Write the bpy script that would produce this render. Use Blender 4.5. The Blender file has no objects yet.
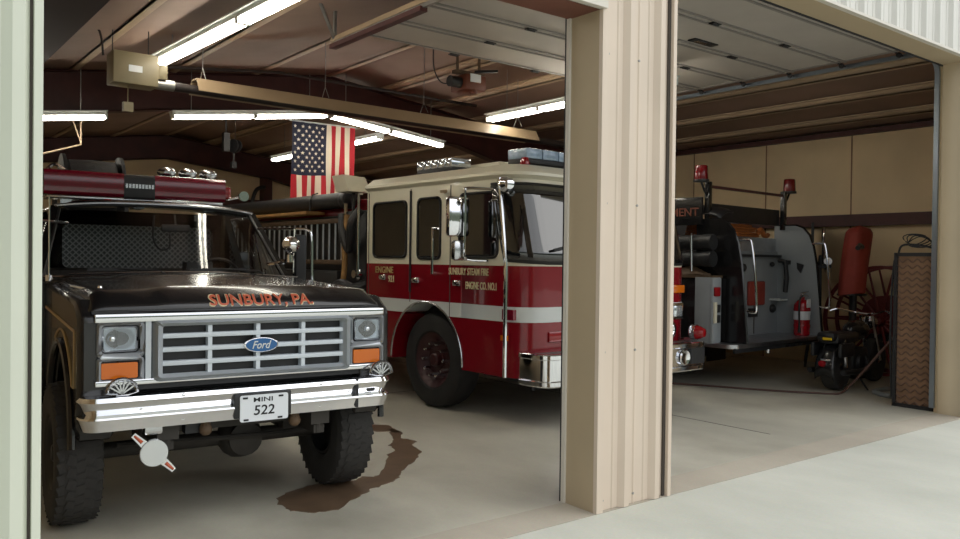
import bpy, bmesh, math, random
from mathutils import Vector, Matrix
random.seed(5)
C = bpy.context.scene.collection
PI = math.pi
def lin(c):
    return tuple((v/12.92 if v <= .04045 else ((v+.055)/1.055)**2.4) for v in c)
def rgb(h):
    return lin(tuple(int(h[i:i+2], 16)/255 for i in (0, 2, 4)))
M = {}
def mat(name, col, rough=.5, metal=0., spec=.5, var=.0, scale=4., bump=0., bscale=30., coat=0., ior=1.5):
    m = bpy.data.materials.new(name); m.use_nodes = True
    nt = m.node_tree; n = nt.nodes; b = n['Principled BSDF']
    if isinstance(col, str): col = rgb(col)
    b.inputs['Base Color'].default_value = (*col, 1)
    b.inputs['Roughness'].default_value = rough
    b.inputs['Metallic'].default_value = metal
    b.inputs['Specular IOR Level'].default_value = spec
    b.inputs['Coat Weight'].default_value = coat
    b.inputs['IOR'].default_value = ior
    tc = n.new('ShaderNodeTexCoord')
    if var:
        t = n.new('ShaderNodeTexNoise'); t.inputs['Scale'].default_value = scale; t.inputs['Detail'].default_value = 6
        nt.links.new(tc.outputs['Object'], t.inputs['Vector'])
        r = n.new('ShaderNodeValToRGB')
        r.color_ramp.elements[0].position = .3; r.color_ramp.elements[1].position = .7
        r.color_ramp.elements[0].color = (*[max(0, v*(1-var)) for v in col], 1)
        r.color_ramp.elements[1].color = (*[min(1, v*(1+var)) for v in col], 1)
        nt.links.new(t.outputs['Fac'], r.inputs['Fac']); nt.links.new(r.outputs['Color'], b.inputs['Base Color'])
    if bump:
        t = n.new('ShaderNodeTexNoise'); t.inputs['Scale'].default_value = bscale; t.inputs['Detail'].default_value = 4
        nt.links.new(tc.outputs['Object'], t.inputs['Vector'])
        bp = n.new('ShaderNodeBump'); bp.inputs['Strength'].default_value = bump; bp.inputs['Distance'].default_value = .01
        nt.links.new(t.outputs['Fac'], bp.inputs['Height']); nt.links.new(bp.outputs['Normal'], b.inputs['Normal'])
    M[name] = m
    return m
def emis(name, col, s):
    m = bpy.data.materials.new(name); m.use_nodes = True
    b = m.node_tree.nodes['Principled BSDF']
    b.inputs['Base Color'].default_value = (*col, 1)
    b.inputs['Emission Color'].default_value = (*col, 1); b.inputs['Emission Strength'].default_value = s
    M[name] = m
def glassmat(name, tint, refl=.12, rough=.02, fior=1.5):
    m = bpy.data.materials.new(name); m.use_nodes = True
    nt = m.node_tree; n = nt.nodes; n.remove(n['Principled BSDF'])
    o = n['Material Output']; mx = n.new('ShaderNodeMixShader'); tr = n.new('ShaderNodeBsdfTransparent'); g = n.new('ShaderNodeBsdfGlossy')
    fr = n.new('ShaderNodeFresnel'); fr.inputs['IOR'].default_value = fior
    mm = n.new('ShaderNodeMath'); mm.operation = 'ADD'; mm.inputs[1].default_value = refl; mm.use_clamp = True
    tr.inputs['Color'].default_value = (*tint, 1); g.inputs['Roughness'].default_value = rough
    nt.links.new(fr.outputs[0], mm.inputs[0]); nt.links.new(mm.outputs[0], mx.inputs[0])
    nt.links.new(tr.outputs[0], mx.inputs[1]); nt.links.new(g.outputs[0], mx.inputs[2]); nt.links.new(mx.outputs[0], o.inputs['Surface'])
    M[name] = m

class MB:
    def __init__(s): s.v = []; s.f = []; s.m = []; s.T = None
    def add(s, vs, fs, mi=0):
        k = len(s.v)
        for p in vs:
            p = Vector(p)
            s.v.append(s.T @ p if s.T else p)
        for f in fs: s.f.append([i+k for i in f]); s.m.append(mi)
        return s
    def addbm(s, bm, mi=0):
        bm.verts.ensure_lookup_table(); bm.verts.index_update()
        s.add([v.co.copy() for v in bm.verts], [[v.index for v in f.verts] for f in bm.faces], mi); bm.free()
        return s
    def box(s, x0, x1, y0, y1, z0, z1, mi=0, bev=0., seg=2):
        bm = bmesh.new(); bmesh.ops.create_cube(bm, size=1)
        for v in bm.verts:
            v.co = Vector(((x0+x1)/2+v.co.x*(x1-x0), (y0+y1)/2+v.co.y*(y1-y0), (z0+z1)/2+v.co.z*(z1-z0)))
        if bev:
            bev = min(bev, .49*min(abs(x1-x0), abs(y1-y0), abs(z1-z0)))
            bmesh.ops.bevel(bm, geom=bm.edges[:], offset=bev, segments=seg, affect='EDGES', profile=.5)
        return s.addbm(bm, mi)
    def obox(s, c, size, rot, mi=0, bev=0.):
        old = s.T; R = Matrix.Translation(c) @ rot.to_4x4()
        s.T = (old @ R) if old else R
        s.box(-size[0]/2, size[0]/2, -size[1]/2, size[1]/2, -size[2]/2, size[2]/2, mi, bev); s.T = old
        return s
    def bar(s, p, q, w, h, mi=0, up=(0, 0, 1)):
        p = Vector(p); q = Vector(q); d = (q-p); L = d.length; d.normalize()
        u = Vector(up)
        if abs(d.dot(u)) > .98: u = Vector((0, 1, 0))
        a = d.cross(u).normalized(); b = a.cross(d)
        vs = []
        for t in (p, q):
            for sa, sb in ((-1, -1), (1, -1), (1, 1), (-1, 1)): vs.append(t+a*sa*w/2+b*sb*h/2)
        return s.add(vs, [(0, 1, 2, 3), (7, 6, 5, 4), (0, 4, 5, 1), (1, 5, 6, 2), (2, 6, 7, 3), (3, 7, 4, 0)], mi)
    def cyl(s, p, q, r0, r1=None, seg=20, mi=0, caps=True):
        r1 = r0 if r1 is None else r1
        return s.lathe([(r0, 0), (r1, (Vector(q)-Vector(p)).length)], p, Vector(q)-Vector(p), seg, mi, caps)
    def lathe(s, prof, o, ax, seg=24, mi=0, caps=True, a0=0., sc=(1, 1)):
        o = Vector(o); ax = Vector(ax).normalized()
        u = Vector((0, 0, 1)) if abs(ax.z) < .9 else Vector((1, 0, 0))
        a = ax.cross(u).normalized(); b = ax.cross(a)
        vs = []; fs = []; n = len(prof)
        for i in range(seg):
            t = a0+2*PI*i/seg
            for r, h in prof: vs.append(o+ax*h+a*r*math.cos(t)*sc[0]+b*r*math.sin(t)*sc[1])
        for i in range(seg):
            j = (i+1) % seg
            for k in range(n-1): fs.append((i*n+k, j*n+k, j*n+k+1, i*n+k+1))
        if caps:
            if prof[0][0] > 1e-6: fs.append([i*n for i in range(seg)])
            if prof[-1][0] > 1e-6: fs.append([i*n+n-1 for i in range(seg)])
        return s.add(vs, fs, mi)
    def ball(s, c, r, seg=14, mi=0, sc=(1, 1, 1)):
        bm = bmesh.new(); bmesh.ops.create_uvsphere(bm, u_segments=seg, v_segments=max(6, seg//2), radius=r)
        for v in bm.verts: v.co = Vector((c[0]+v.co.x*sc[0], c[1]+v.co.y*sc[1], c[2]+v.co.z*sc[2]))
        return s.addbm(bm, mi)
    def tube(s, pts, r, seg=8, mi=0, closed=False, caps=True, r2=None):
        P = [Vector(p) for p in pts]; n = len(P); vs = []; fs = []
        pa = None
        for i in range(n):
            if closed: d = P[(i+1) % n]-P[i-1]
            elif i == 0: d = P[1]-P[0]
            elif i == n-1: d = P[-1]-P[-2]
            else: d = (P[i+1]-P[i]).normalized()+(P[i]-P[i-1]).normalized()
            d.normalize()
            if pa is None:
                u = Vector((0, 0, 1)) if abs(d.z) < .9 else Vector((1, 0, 0))
                a = d.cross(u).normalized()
            else: a = (pa-d*pa.dot(d)).normalized()
            b = d.cross(a); pa = a
            rr = r if r2 is None else r+(r2-r)*i/(n-1)
            for k in range(seg):
                t = 2*PI*k/seg; vs.append(P[i]+a*rr*math.cos(t)+b*rr*math.sin(t))
        for i in range(n if closed else n-1):
            j = (i+1) % n
            for k in range(seg):
                l = (k+1) % seg; fs.append((i*seg+k, i*seg+l, j*seg+l, j*seg+k))
        if caps and not closed:
            fs.append(list(range(seg))); fs.append([(n-1)*seg+k for k in range(seg)])
        return s.add(vs, fs, mi)
    def prism(s, poly, fn, d0, d1, mi=0):
        # poly: 2D points, fn(a,b,d)->3D, extruded from d0 to d1
        n = len(poly); vs = [fn(a, b, d0) for a, b in poly]+[fn(a, b, d1) for a, b in poly]
        fs = [list(range(n)), list(range(2*n-1, n-1, -1))]
        for i in range(n):
            j = (i+1) % n; fs.append((i, j, n+j, n+i))
        return s.add(vs, fs, mi)
    def grid(s, fn, nu, nv, mi=0):
        vs = [fn(i/nu, j/nv) for i in range(nu+1) for j in range(nv+1)]
        fs = [(i*(nv+1)+j, (i+1)*(nv+1)+j, (i+1)*(nv+1)+j+1, i*(nv+1)+j+1) for i in range(nu) for j in range(nv)]
        return s.add(vs, fs, mi)
    def sweep(s, sec, path, mi=0, caps=True):
        # sec: list of (n, z) offsets; path: list of (point, outward normal 2D) plan stations
        n = len(sec); vs = []; fs = []
        for p, nn in path:
            for o, z in sec: vs.append((p[0]+nn[0]*o, p[1]+nn[1]*o, z))
        for i in range(len(path)-1):
            for k in range(n):
                l = (k+1) % n; fs.append((i*n+k, i*n+l, (i+1)*n+l, (i+1)*n+k))
        if caps: fs.append(list(range(n))); fs.append([(len(path)-1)*n+k for k in range(n)])
        return s.add(vs, fs, mi)
    def build(s, name, mats, parent=None, ang=35, solid=0., bev=0., off=-1):
        bm = bmesh.new()
        vv = [bm.verts.new(p) for p in s.v]
        for f, mi in zip(s.f, s.m):
            if len(set(f)) < 3: continue
            try: fc = bm.faces.new([vv[i] for i in f])
            except ValueError: continue
            fc.material_index = mi; fc.smooth = True
        bmesh.ops.remove_doubles(bm, verts=bm.verts[:], dist=2e-5)
        bmesh.ops.recalc_face_normals(bm, faces=bm.faces[:])
        th = math.radians(ang)
        for e in bm.edges:
            if len(e.link_faces) == 2 and e.calc_face_angle(0) > th: e.smooth = False
        me = bpy.data.meshes.new(name); bm.to_mesh(me); bm.free()
        for m in (mats if isinstance(mats, (list, tuple)) else [mats]): me.materials.append(M[m] if isinstance(m, str) else m)
        o = bpy.data.objects.new(name, me); C.objects.link(o)
        if parent: o.parent = parent
        if solid:
            md = o.modifiers.new('solid', 'SOLIDIFY'); md.thickness = solid; md.offset = off
        if bev:
            md = o.modifiers.new('bevel', 'BEVEL'); md.width = bev; md.segments = 2; md.limit_method = 'ANGLE'; md.angle_limit = math.radians(40)
        return o
def thing(name, label, cat, loc=(0, 0, 0), rotz=0., group=None):
    o = bpy.data.objects.new(name, None); C.objects.link(o); o.location = loc; o.rotation_euler = (0, 0, rotz)
    o.empty_display_size = .1; o['label'] = label; o['category'] = cat
    if group: o['group'] = group
    return o
def tag(o, label, cat, group=None):
    o['label'] = label; o['category'] = cat
    if group: o['group'] = group
    return o
def struct(o): o['kind'] = 'structure'; return o
def part_label(o, l): o['label'] = l; return o
def text(name, s, m, parent, loc, rot, width=None, height=.1, depth=.003, shear=0., align='CENTER'):
    cu = bpy.data.curves.new(name, 'FONT'); cu.body = s; cu.size = 1; cu.align_x = align; cu.align_y = 'CENTER'
    cu.extrude = .5; cu.shear = shear; cu.resolution_u = 3; cu.offset = .012
    t = bpy.data.objects.new(name, cu); C.objects.link(t)
    me = bpy.data.meshes.new_from_object(t); C.objects.unlink(t); bpy.data.objects.remove(t)
    xs = [v.co.x for v in me.vertices]; ys = [v.co.y for v in me.vertices]
    w = max(xs)-min(xs); h = max(ys)-min(ys); cx = (max(xs)+min(xs))/2; cy = (max(ys)+min(ys))/2
    sx = (width/w) if width else height/h
    for v in me.vertices: v.co = Vector(((v.co.x-(cx if align == 'CENTER' else max(xs)))*sx, (v.co.y-cy)*height/h, v.co.z*depth))
    me.name = name; me.materials.append(M[m])
    o = bpy.data.objects.new(name, me); C.objects.link(o); o.parent = parent; o.location = loc; o.rotation_euler = rot
    return o
def arc(cx, cy, r, a0, a1, n=8):
    return [(cx+r*math.cos(math.radians(a0+(a1-a0)*i/n)), cy+r*math.sin(math.radians(a0+(a1-a0)*i/n))) for i in range(n+1)]
def rrect(x0, x1, y0, y1, r, n=4):
    return arc(x1-r, y1-r, r, 0, 90, n)+arc(x0+r, y1-r, r, 90, 180, n)+arc(x0+r, y0+r, r, 180, 270, n)+arc(x1-r, y0+r, r, 270, 360, n)
XZ = lambda a, b, d: (a, d, b)      # polygon in x,z extruded along y
YZ = lambda a, b, d: (d, a, b)      # polygon in y,z extruded along x
XY = lambda a, b, d: (a, b, d)
def ring(mb, outer, inner, fn, d0, d1, mi=0):
    n = len(outer)
    for i in range(n):
        j = (i+1) % n
        mb.prism([outer[i], outer[j], inner[j], inner[i]], fn, d0, d1, mi)
    return mb
def bez(p0, p1, p2, p3, n=12):
    p0, p1, p2, p3 = map(Vector, (p0, p1, p2, p3)); r = []
    for i in range(n+1):
        t = i/n; r.append(p0*(1-t)**3+p1*3*t*(1-t)**2+p2*3*t*t*(1-t)+p3*t**3)
    return r
def smooth_path(pts, n=6):
    P = [Vector(p) for p in pts]; out = []
    for i in range(len(P)-1):
        a = P[max(i-1, 0)]; b = P[i]; c = P[i+1]; d = P[min(i+2, len(P)-1)]
        for k in range(n):
            t = k/n
            out.append(.5*((2*b)+(c-a)*t+(2*a-5*b+4*c-d)*t*t+(3*b-a-3*c+d)*t**3))
    out.append(P[-1]); return out
# ---------------------------------------------------------------- materials
mat('siding', 'd8c8b6', .45, var=.03, scale=2)
mat('siding_shading_tint', 'd2d6c6', .45, var=.03, scale=2)  # same siding paint, greenish camera shading put into the colour
mat('siding_tan', 'b9a78a', .5, var=.05, scale=1.5)
mat('soffit_brown', '7a4d3e', .6, var=.1)
mat('groove', '4a443e', .8)
mat('trim_white', 'd6d0c4', .4)
mat('rubber_seal', '26262a', .6)
mat('track_steel', '8e98a2', .3, metal=.85)
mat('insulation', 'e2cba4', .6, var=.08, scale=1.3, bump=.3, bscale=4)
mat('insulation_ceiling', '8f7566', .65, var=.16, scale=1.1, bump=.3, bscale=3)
mat('purlin', 'bfa78c', .5, var=.08)
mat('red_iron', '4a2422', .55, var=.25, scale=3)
mat('conduit', '2c2422', .5)
mat('door_panel', 'b5aea6', .5, var=.06, scale=2)
mat('door_stile', '8a8580', .5)
mat('galv', '9b9a96', .35, metal=.7, var=.1, scale=12)
mat('heater_tan', '9c876c', .4, var=.06)
mat('heater_box', '8f8468', .45, var=.06)
mat('chrome', (.86, .87, .9), .07, metal=1.)
mat('chrome_dull', (.62, .63, .65), .22, metal=1.)
mat('alu', (.55, .56, .58), .32, metal=1., var=.1, scale=9)
mat('black_paint', (.010, .0095, .010), .24, coat=.35)
mat('black_plastic', (.016, .016, .017), .45)
mat('black_vinyl', (.014, .014, .016), .38, var=.3, scale=8, bump=.3, bscale=12)
mat('rubber', (.034, .032, .030), .8, var=.25, scale=6, bump=.3, bscale=50)
mat('silver_plastic', 'ccd4da', .4)
mat('lamp_reflector', (.8, .84, .86), .3, metal=.45)
mat('siding_glare', 'dcdad3', .45, var=.03, scale=2)  # same siding paint, overexposed glare put into the colour
mat('rubber_dark', (.013, .012, .012), .8, var=.2, scale=6)
mat('gold_line', 'b89a66', .4)
mat('gold_leaf', 'ddcca4', .4)
mat('letter_orange', 'c05a3c', .5)
mat('ford_blue', '1d5a92', .25, coat=.5)
mat('white_gloss', 'e6e6e2', .3)
mat('plate_white', 'e2e6ea', .4)
mat('ink', '15151a', .6)
mat('lens_clear', (.75, .8, .85), .08, metal=.75)
mat('lens_amber', 'd0690f', .2, coat=.4)
mat('lens_red', '8e1018', .15, coat=.5)
mat('lens_red_dark', '740f26', .15, coat=.5)
mat('lens_blue', '9fb4cc', .12, coat=.5, var=.2, scale=20)
mat('glass_dark', (.005, .006, .007), .03, spec=1., ior=1.55, coat=.4)
mat('fire_red', '7e0b1a', .22, coat=.6)
mat('cab_cream', 'd8d2bc', .3, coat=.3)
mat('stripe_white', 'cfd3d0', .35)
mat('rim_red_shaded', '35090d', .5)  # red darkened, shade of the wheel well put into the colour
mat('interior_grey', (.03, .03, .032), .7, var=.2)
mat('seat_brown', (.05, .04, .035), .7, var=.2)
mat('wood', 'a07a48', .6, var=.25, scale=9)
mat('wood_dark', '5a4632', .65, var=.25, scale=9)
mat('hose_black', (.015, .015, .016), .5, bump=.4, bscale=60)
mat('hose_red', '553b34', .6)
mat('grey_paint', '8f9497', .4, var=.08, scale=3)
mat('canvas_orange', 'a8602a', .8, var=.2, scale=14, bump=.5, bscale=30)
mat('canvas_red', '94382c', .7, var=.12, scale=6, bump=.4, bscale=14)
mat('ext_red', 'a50f1e', .25, coat=.5)
mat('wheel_red', '6e1f1c', .5, var=.15)
mat('rust_mesh', '6a5040', .6, var=.2, scale=14)
mat('board_brown', '8a6a50', .7, var=.2, scale=6)
mat('dark_metal', (.03, .03, .032), .45, metal=.4)
mat('axle_metal', (.05, .045, .04), .6, metal=.5, var=.3)
mat('flag_red', 'b01f2c', .8); mat('flag_white', 'ddd3c0', .8); mat('flag_blue', '1d2238', .8)
mat('opener_brown', '6e3a26', .5); mat('yellow', 'd8b41c', .4)
mat('wet_stain', '6a5644', .35, var=.2, scale=7)
mat('joint_dark', '4f4b45', .9)
emis('tube_light', (1., .94, .82), 20.)
glassmat('windshield_glass', (.80, .83, .83), .0, fior=1.2)
mat('bezel_silver', 'c6ccd2', .25, metal=.35)
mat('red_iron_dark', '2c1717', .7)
mat('beacon_red', '6e0a12', .2, coat=.4)
glassmat('lens_glass', (.9, .93, .96), .08)
# diamond plate
def diamond():
    m = mat('diamond_plate', (.30, .29, .28), .4, metal=.5)
    nt = m.node_tree; n = nt.nodes; b = n['Principled BSDF']; tc = n.new('ShaderNodeTexCoord')
    outs = []
    for a in (45, -45):
        mp = n.new('ShaderNodeMapping'); mp.inputs['Rotation'].default_value = (0, math.radians(a), 0)
        w = n.new('ShaderNodeTexWave'); w.bands_direction = 'X'; w.inputs['Scale'].default_value = 9
        nt.links.new(tc.outputs['Object'], mp.inputs['Vector']); nt.links.new(mp.outputs['Vector'], w.inputs['Vector']); outs.append(w)
    mx = n.new('ShaderNodeMath'); mx.operation = 'MAXIMUM'
    nt.links.new(outs[0].outputs['Fac'], mx.inputs[0]); nt.links.new(outs[1].outputs['Fac'], mx.inputs[1])
    r = n.new('ShaderNodeValToRGB'); r.color_ramp.elements[0].position = .75; r.color_ramp.elements[1].position = .95
    r.color_ramp.elements[0].color = (.07, .07, .066, 1); r.color_ramp.elements[1].color = (.26, .25, .24, 1)
    nt.links.new(mx.outputs[0], r.inputs['Fac']); nt.links.new(r.outputs['Color'], b.inputs['Base Color'])
    bp = n.new('ShaderNodeBump'); bp.inputs['Strength'].default_value = .5; bp.inputs['Distance'].default_value = .004
    nt.links.new(mx.outputs[0], bp.inputs['Height']); nt.links.new(bp.outputs['Normal'], b.inputs['Normal'])
diamond()
def concrete(name, c0, c1, stain=None, rough=.6):
    m = bpy.data.materials.new(name); m.use_nodes = True; M[name] = m
    nt = m.node_tree; n = nt.nodes; b = n['Principled BSDF']; tc = n.new('ShaderNodeTexCoord')
    t1 = n.new('ShaderNodeTexNoise'); t1.inputs['Scale'].default_value = .9; t1.inputs['Detail'].default_value = 9; t1.inputs['Roughness'].default_value = .62
    mp = n.new('ShaderNodeMapping'); mp.inputs['Scale'].default_value = (1, .55, 1); mp.inputs['Rotation'].default_value = (0, 0, .5)
    nt.links.new(tc.outputs['Object'], mp.inputs['Vector']); nt.links.new(mp.outputs['Vector'], t1.inputs['Vector'])
    r = n.new('ShaderNodeValToRGB'); r.color_ramp.elements[0].position = .32; r.color_ramp.elements[1].position = .68
    r.color_ramp.elements[0].color = (*rgb(c0), 1); r.color_ramp.elements[1].color = (*rgb(c1), 1)
    nt.links.new(t1.outputs['Fac'], r.inputs['Fac'])
    t2 = n.new('ShaderNodeTexNoise'); t2.inputs['Scale'].default_value = 55; t2.inputs['Detail'].default_value = 3
    nt.links.new(tc.outputs['Object'], t2.inputs['Vector'])
    mx = n.new('ShaderNodeMix'); mx.data_type = 'RGBA'; mx.blend_type = 'OVERLAY'; mx.inputs['Factor'].default_value = .12
    nt.links.new(r.outputs['Color'], mx.inputs[6]); nt.links.new(t2.outputs['Color'], mx.inputs[7])
    last = mx.outputs[2]
    if stain:
        t3 = n.new('ShaderNodeTexNoise'); t3.inputs['Scale'].default_value = .55; t3.inputs['Detail'].default_value = 7
        nt.links.new(tc.outputs['Object'], t3.inputs['Vector'])
        r3 = n.new('ShaderNodeValToRGB'); r3.color_ramp.elements[0].position = .52; r3.color_ramp.elements[1].position = .72
        nt.links.new(t3.outputs['Fac'], r3.inputs['Fac'])
        m2 = n.new('ShaderNodeMix'); m2.data_type = 'RGBA'; m2.inputs[7].default_value = (*rgb(stain), 1)
        sc = n.new('ShaderNodeMath'); sc.operation = 'MULTIPLY'; sc.inputs[1].default_value = .55
        nt.links.new(r3.outputs['Color'], sc.inputs[0]); nt.links.new(sc.outputs[0], m2.inputs['Factor']); nt.links.new(last, m2.inputs[6]); last = m2.outputs[2]
    nt.links.new(last, b.inputs['Base Color']); b.inputs['Roughness'].default_value = rough
    bp = n.new('ShaderNodeBump'); bp.inputs['Strength'].default_value = .15; bp.inputs['Distance'].default_value = .004
    nt.links.new(t2.outputs['Fac'], bp.inputs['Height']); nt.links.new(bp.outputs['Normal'], b.inputs['Normal'])
concrete('slab', 'aaa698', 'cac6b6', '7d7362', .42)
concrete('apron', 'bdbeb2', 'd2d2c6', None, .75)
concrete('threshold', 'aca394', 'c0b8a8', '8f8270', .65)
# ---------------------------------------------------------------- setting
FY = 3.583; IY = 3.86; WX0, WX1, WY1 = -.54, 12.6, 20.2
XR = 6.03
def ceil_z(x): return 4.58-.125*abs(x-XR)
# floors
struct(MB().box(-25, 30, -30, FY, -.3, -.008).build('ground', 'apron'))
struct(MB().box(WX0, WX1, IY+.02, WY1, -.3, 0).build('floor', 'slab'))
th = MB().add([(-.5, FY+.004, -.006), (12.6, FY+.004, -.006), (12.6, IY+.02, 0), (-.5, IY+.02, 0), (-.5, FY+.004, -.3), (12.6, FY+.004, -.3), (12.6, IY+.02, -.3), (-.5, IY+.02, -.3)],
    [(0, 1, 2, 3), (4, 5, 6, 7), (0, 1, 5, 4), (1, 2, 6, 5), (2, 3, 7, 6), (3, 0, 4, 7)])
struct(th.build('floor_threshold', 'threshold'))
# saw-cut joints in the slab
jm = MB()
jm.box(6.86, 6.872, 4.3, 14, -.002, .0015)
jm.box(-.4, 12.4, 8.3, 8.312, -.002, .0015)
struct(jm.build('trim_1', 'joint_dark'))
# corrugated siding profile along x from xa to xb, rib centres at x = r0 + k*.305
def siding_sheet(name, xa, xb, z0, z1, m, r0=4.05, back=IY, mside='siding_tan'):
    pts = []
    k = math.floor((xa-r0)/.305)-1
    while r0+k*.305 < xb+.4:
        c = r0+k*.305
        for dx, dy in ((-.056, 0), (-.022, -.036), (.022, -.036), (.056, 0), (.09, 0), (.098, -.006), (.108, -.006), (.116, 0), (.19, 0), (.198, -.006), (.208, -.006), (.216, 0)):
            pts.append((c+dx, FY+.03+dy))
        k += 1
    pts = [p for p in pts if xa < p[0] < xb]
    pts = [(xa, FY+.03)]+pts+[(xb, FY+.03)]
    mb = MB()
    poly = pts+[(xb, FY+.05), (xa, FY+.05)]
    # front skin
    vs = [(x, y, z0) for x, y in pts]+[(x, y, z1) for x, y in pts]; n = len(pts)
    mb.add(vs, [(i, i+1, n+i+1, n+i) for i in range(n-1)])
    mb.box(xa, xb, FY+.05, back, z0, z1, 1)
    return struct(mb.build(name, [m, mside], ang=12))
ZT = 6.2
siding_sheet('wall_front', -6., .575, 0, ZT, 'siding_shading_tint', r0=.527)
siding_sheet('wall_front.001', 3.79, 4.455, -.004, ZT, 'siding', r0=4.05)
siding_sheet('wall_front.002', 9.385, 15., 0, ZT, 'siding_glare', r0=4.05)
siding_sheet('wall_front.003', .60, 3.79, 3.225, ZT, 'siding_glare', r0=4.05)
siding_sheet('wall_front.004', 4.455, 9.385, 3.80, ZT, 'siding_glare', r0=4.05)
# corner and jamb trims
def trimobj(i, m, fn):
    mb = MB(); fn(mb); return struct(mb.build('trim_%d' % i, m))
trimobj(2, ['siding_shading_tint', 'groove'], lambda b: (b.box(.58, .612, FY-.006, IY, -.004, 3.22), b.box(.566, .58, FY+.02, FY+.06, -.004, ZT, 1)))
trimobj(3, ['siding_tan', 'siding'], lambda b: (b.box(3.772, 3.79, FY+.004, IY+.004, -.006, 3.225), b.box(3.770, 3.828, FY-.004, FY+.028, -.006, ZT, 1)))
trimobj(4, ['siding', 'groove'], lambda b: (b.box(4.462, 4.496, FY-.010, IY, -.006, 3.80), b.box(4.44, 4.462, FY+.016, FY+.04, -.004, ZT, 1)))
trimobj(5, 'siding_tan', lambda b: (b.box(9.37, 9.388, FY-.006, IY, -.006, 3.80), b.box(9.37, 9.43, FY-.006, FY+.02, -.006, 3.80)))
trimobj(6, 'soffit_brown', lambda b: b.box(.61, 3.776, FY+.02, IY+.03, 3.205, 3.226))
trimobj(7, 'siding_tan', lambda b: b.box(4.46, 9.38, FY+.02, IY+.0, 3.785, 3.802))
trimobj(8, 'trim_white', lambda b: (b.box(4.43, 15, FY-.03, FY+.03, 3.787, 3.812),))
trimobj(9, 'trim_white', lambda b: (b.box(-.2, 3.79, FY-.028, FY+.03, 3.205, 3.25),))
# dark header seal inside right opening
trimobj(10, 'rubber_seal', lambda b: (b.box(4.46, 9.40, IY, IY+.02, 3.775, 3.86),))
# left bay door stop and track at the pillar
trimobj(11, ['rubber_seal', 'trim_white'], lambda b: (b.box(3.768, 3.80, IY+.034, IY+.06, 0, 3.35), b.box(3.755, 3.80, IY+.003, IY+.034, 0, 3.22, 1)))
trimobj(12, 'rubber_seal', lambda b: b.box(.57, .602, IY, IY+.08, 0, 3.3))
# screws in the siding
for (x, z) in ((4.165, .12), (4.165, .9), (4.165, 1.7), (4.165, 2.4), (3.86, .1), (.553, 1.98)):
    pass
sm = MB()
for x in (3.855, 4.15):
    for z in (.06, 1.02, 1.98, 2.94): sm.lathe([(.011, 0), (.009, .006), (0, .009)], (x, FY+.03, z), (0, -1, 0), 8)
for z in (.9, 1.92): sm.lathe([(.009, 0), (.007, .006), (0, .008)], (.565, FY+.03, z), (0, -1, 0), 8)
struct(sm.build('trim_13', 'galv'))
# walls
struct(MB().box(WX1, WX1+.2, FY+.06, WY1+.2, -.1, 3.9).build('wall_right', 'insulation'))
struct(MB().box(WX0-.2, WX0, FY+.06, WY1+.2, -.1, 3.9).build('wall_left', 'insulation'))
struct(MB().box(WX0-.2, WX1+.2, WY1, WY1+.2, -.1, 4.8).build('wall_back', 'insulation'))
struct(MB().box(WX0, .57, IY, IY+.05, 0, 4.2).box(3.85, 4.4, IY+.0, IY+.03, 3.3, 4.4).box(9.41, WX1, IY, IY+.05, 0, 4.0).box(.57, 3.85, IY, IY+.05, 3.3, 4.3).build('wall_front.005', 'insulation'))
# ceiling: two sloped insulated roof sheets
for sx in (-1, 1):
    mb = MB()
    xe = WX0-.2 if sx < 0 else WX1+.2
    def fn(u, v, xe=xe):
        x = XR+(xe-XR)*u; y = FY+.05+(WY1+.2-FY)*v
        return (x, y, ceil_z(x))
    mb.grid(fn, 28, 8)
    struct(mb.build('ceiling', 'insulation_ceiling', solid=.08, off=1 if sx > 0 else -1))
# purlins
k = 14
px = [10.0, 10.95, 11.9, 9.05, 8.1, 7.05, 5.95, 4.75, 3.55, 2.3, .6]
for i, x in enumerate(px):
    z = ceil_z(x)
    b = MB()
    dep = .09
    b.box(x-.012, x+.012, IY+.05, WY1, z-dep, z+.01); b.box(x-.012, x+.09, IY+.05, WY1, z-dep, z-dep+.012); b.box(x-.09, x+.012, IY+.05, WY1, z-.02, z-.005)
    struct(b.build('trim_%d' % k, 'purlin')); k += 1
# deep maroon beam near the left wall, flange lit
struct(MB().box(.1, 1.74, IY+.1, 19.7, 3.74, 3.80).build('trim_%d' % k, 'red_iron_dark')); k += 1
# right strip light is lengthened unseen behind the pillar to brighten the right wall
# rigid frames
for Y in (11.7, 19.85):
    d0, d1 = .52, .95
    poly = []
    xs = [WX0+.05, XR, WX1-.05]
    top = [(WX0+.05, ceil_z(WX0)-.12), (XR, ceil_z(XR)-.1), (WX1-.05, ceil_z(WX1)-.12)]
    bot = [(WX1-.05, ceil_z(WX1)-.12-d1), (8.6, ceil_z(8.6)-.1-d0), (XR, ceil_z(XR)-.12-d0), (3.4, ceil_z(3.4)-.1-d0), (WX0+.05, ceil_z(WX0)-.12-d0-.1)]
    b = MB()
    b.prism(top+bot, XZ, Y-.006, Y+.006)
    for a, c in zip(bot[:-1], bot[1:]): b.prism([a, c, (c[0], c[1]+.02), (a[0], a[1]+.02)], XZ, Y-.1, Y+.1)
    for a, c in zip(top[:-1], top[1:]): b.prism([a, c, (c[0], c[1]+.02), (a[0], a[1]+.02)], XZ, Y-.1, Y+.1)
    for x in (WX0+.02, WX1-.42): b.box(x, x+.4, Y-.1, Y+.1, 0, 3.5)
    struct(b.build('trim_%d' % k, 'red_iron')); k += 1
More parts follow.
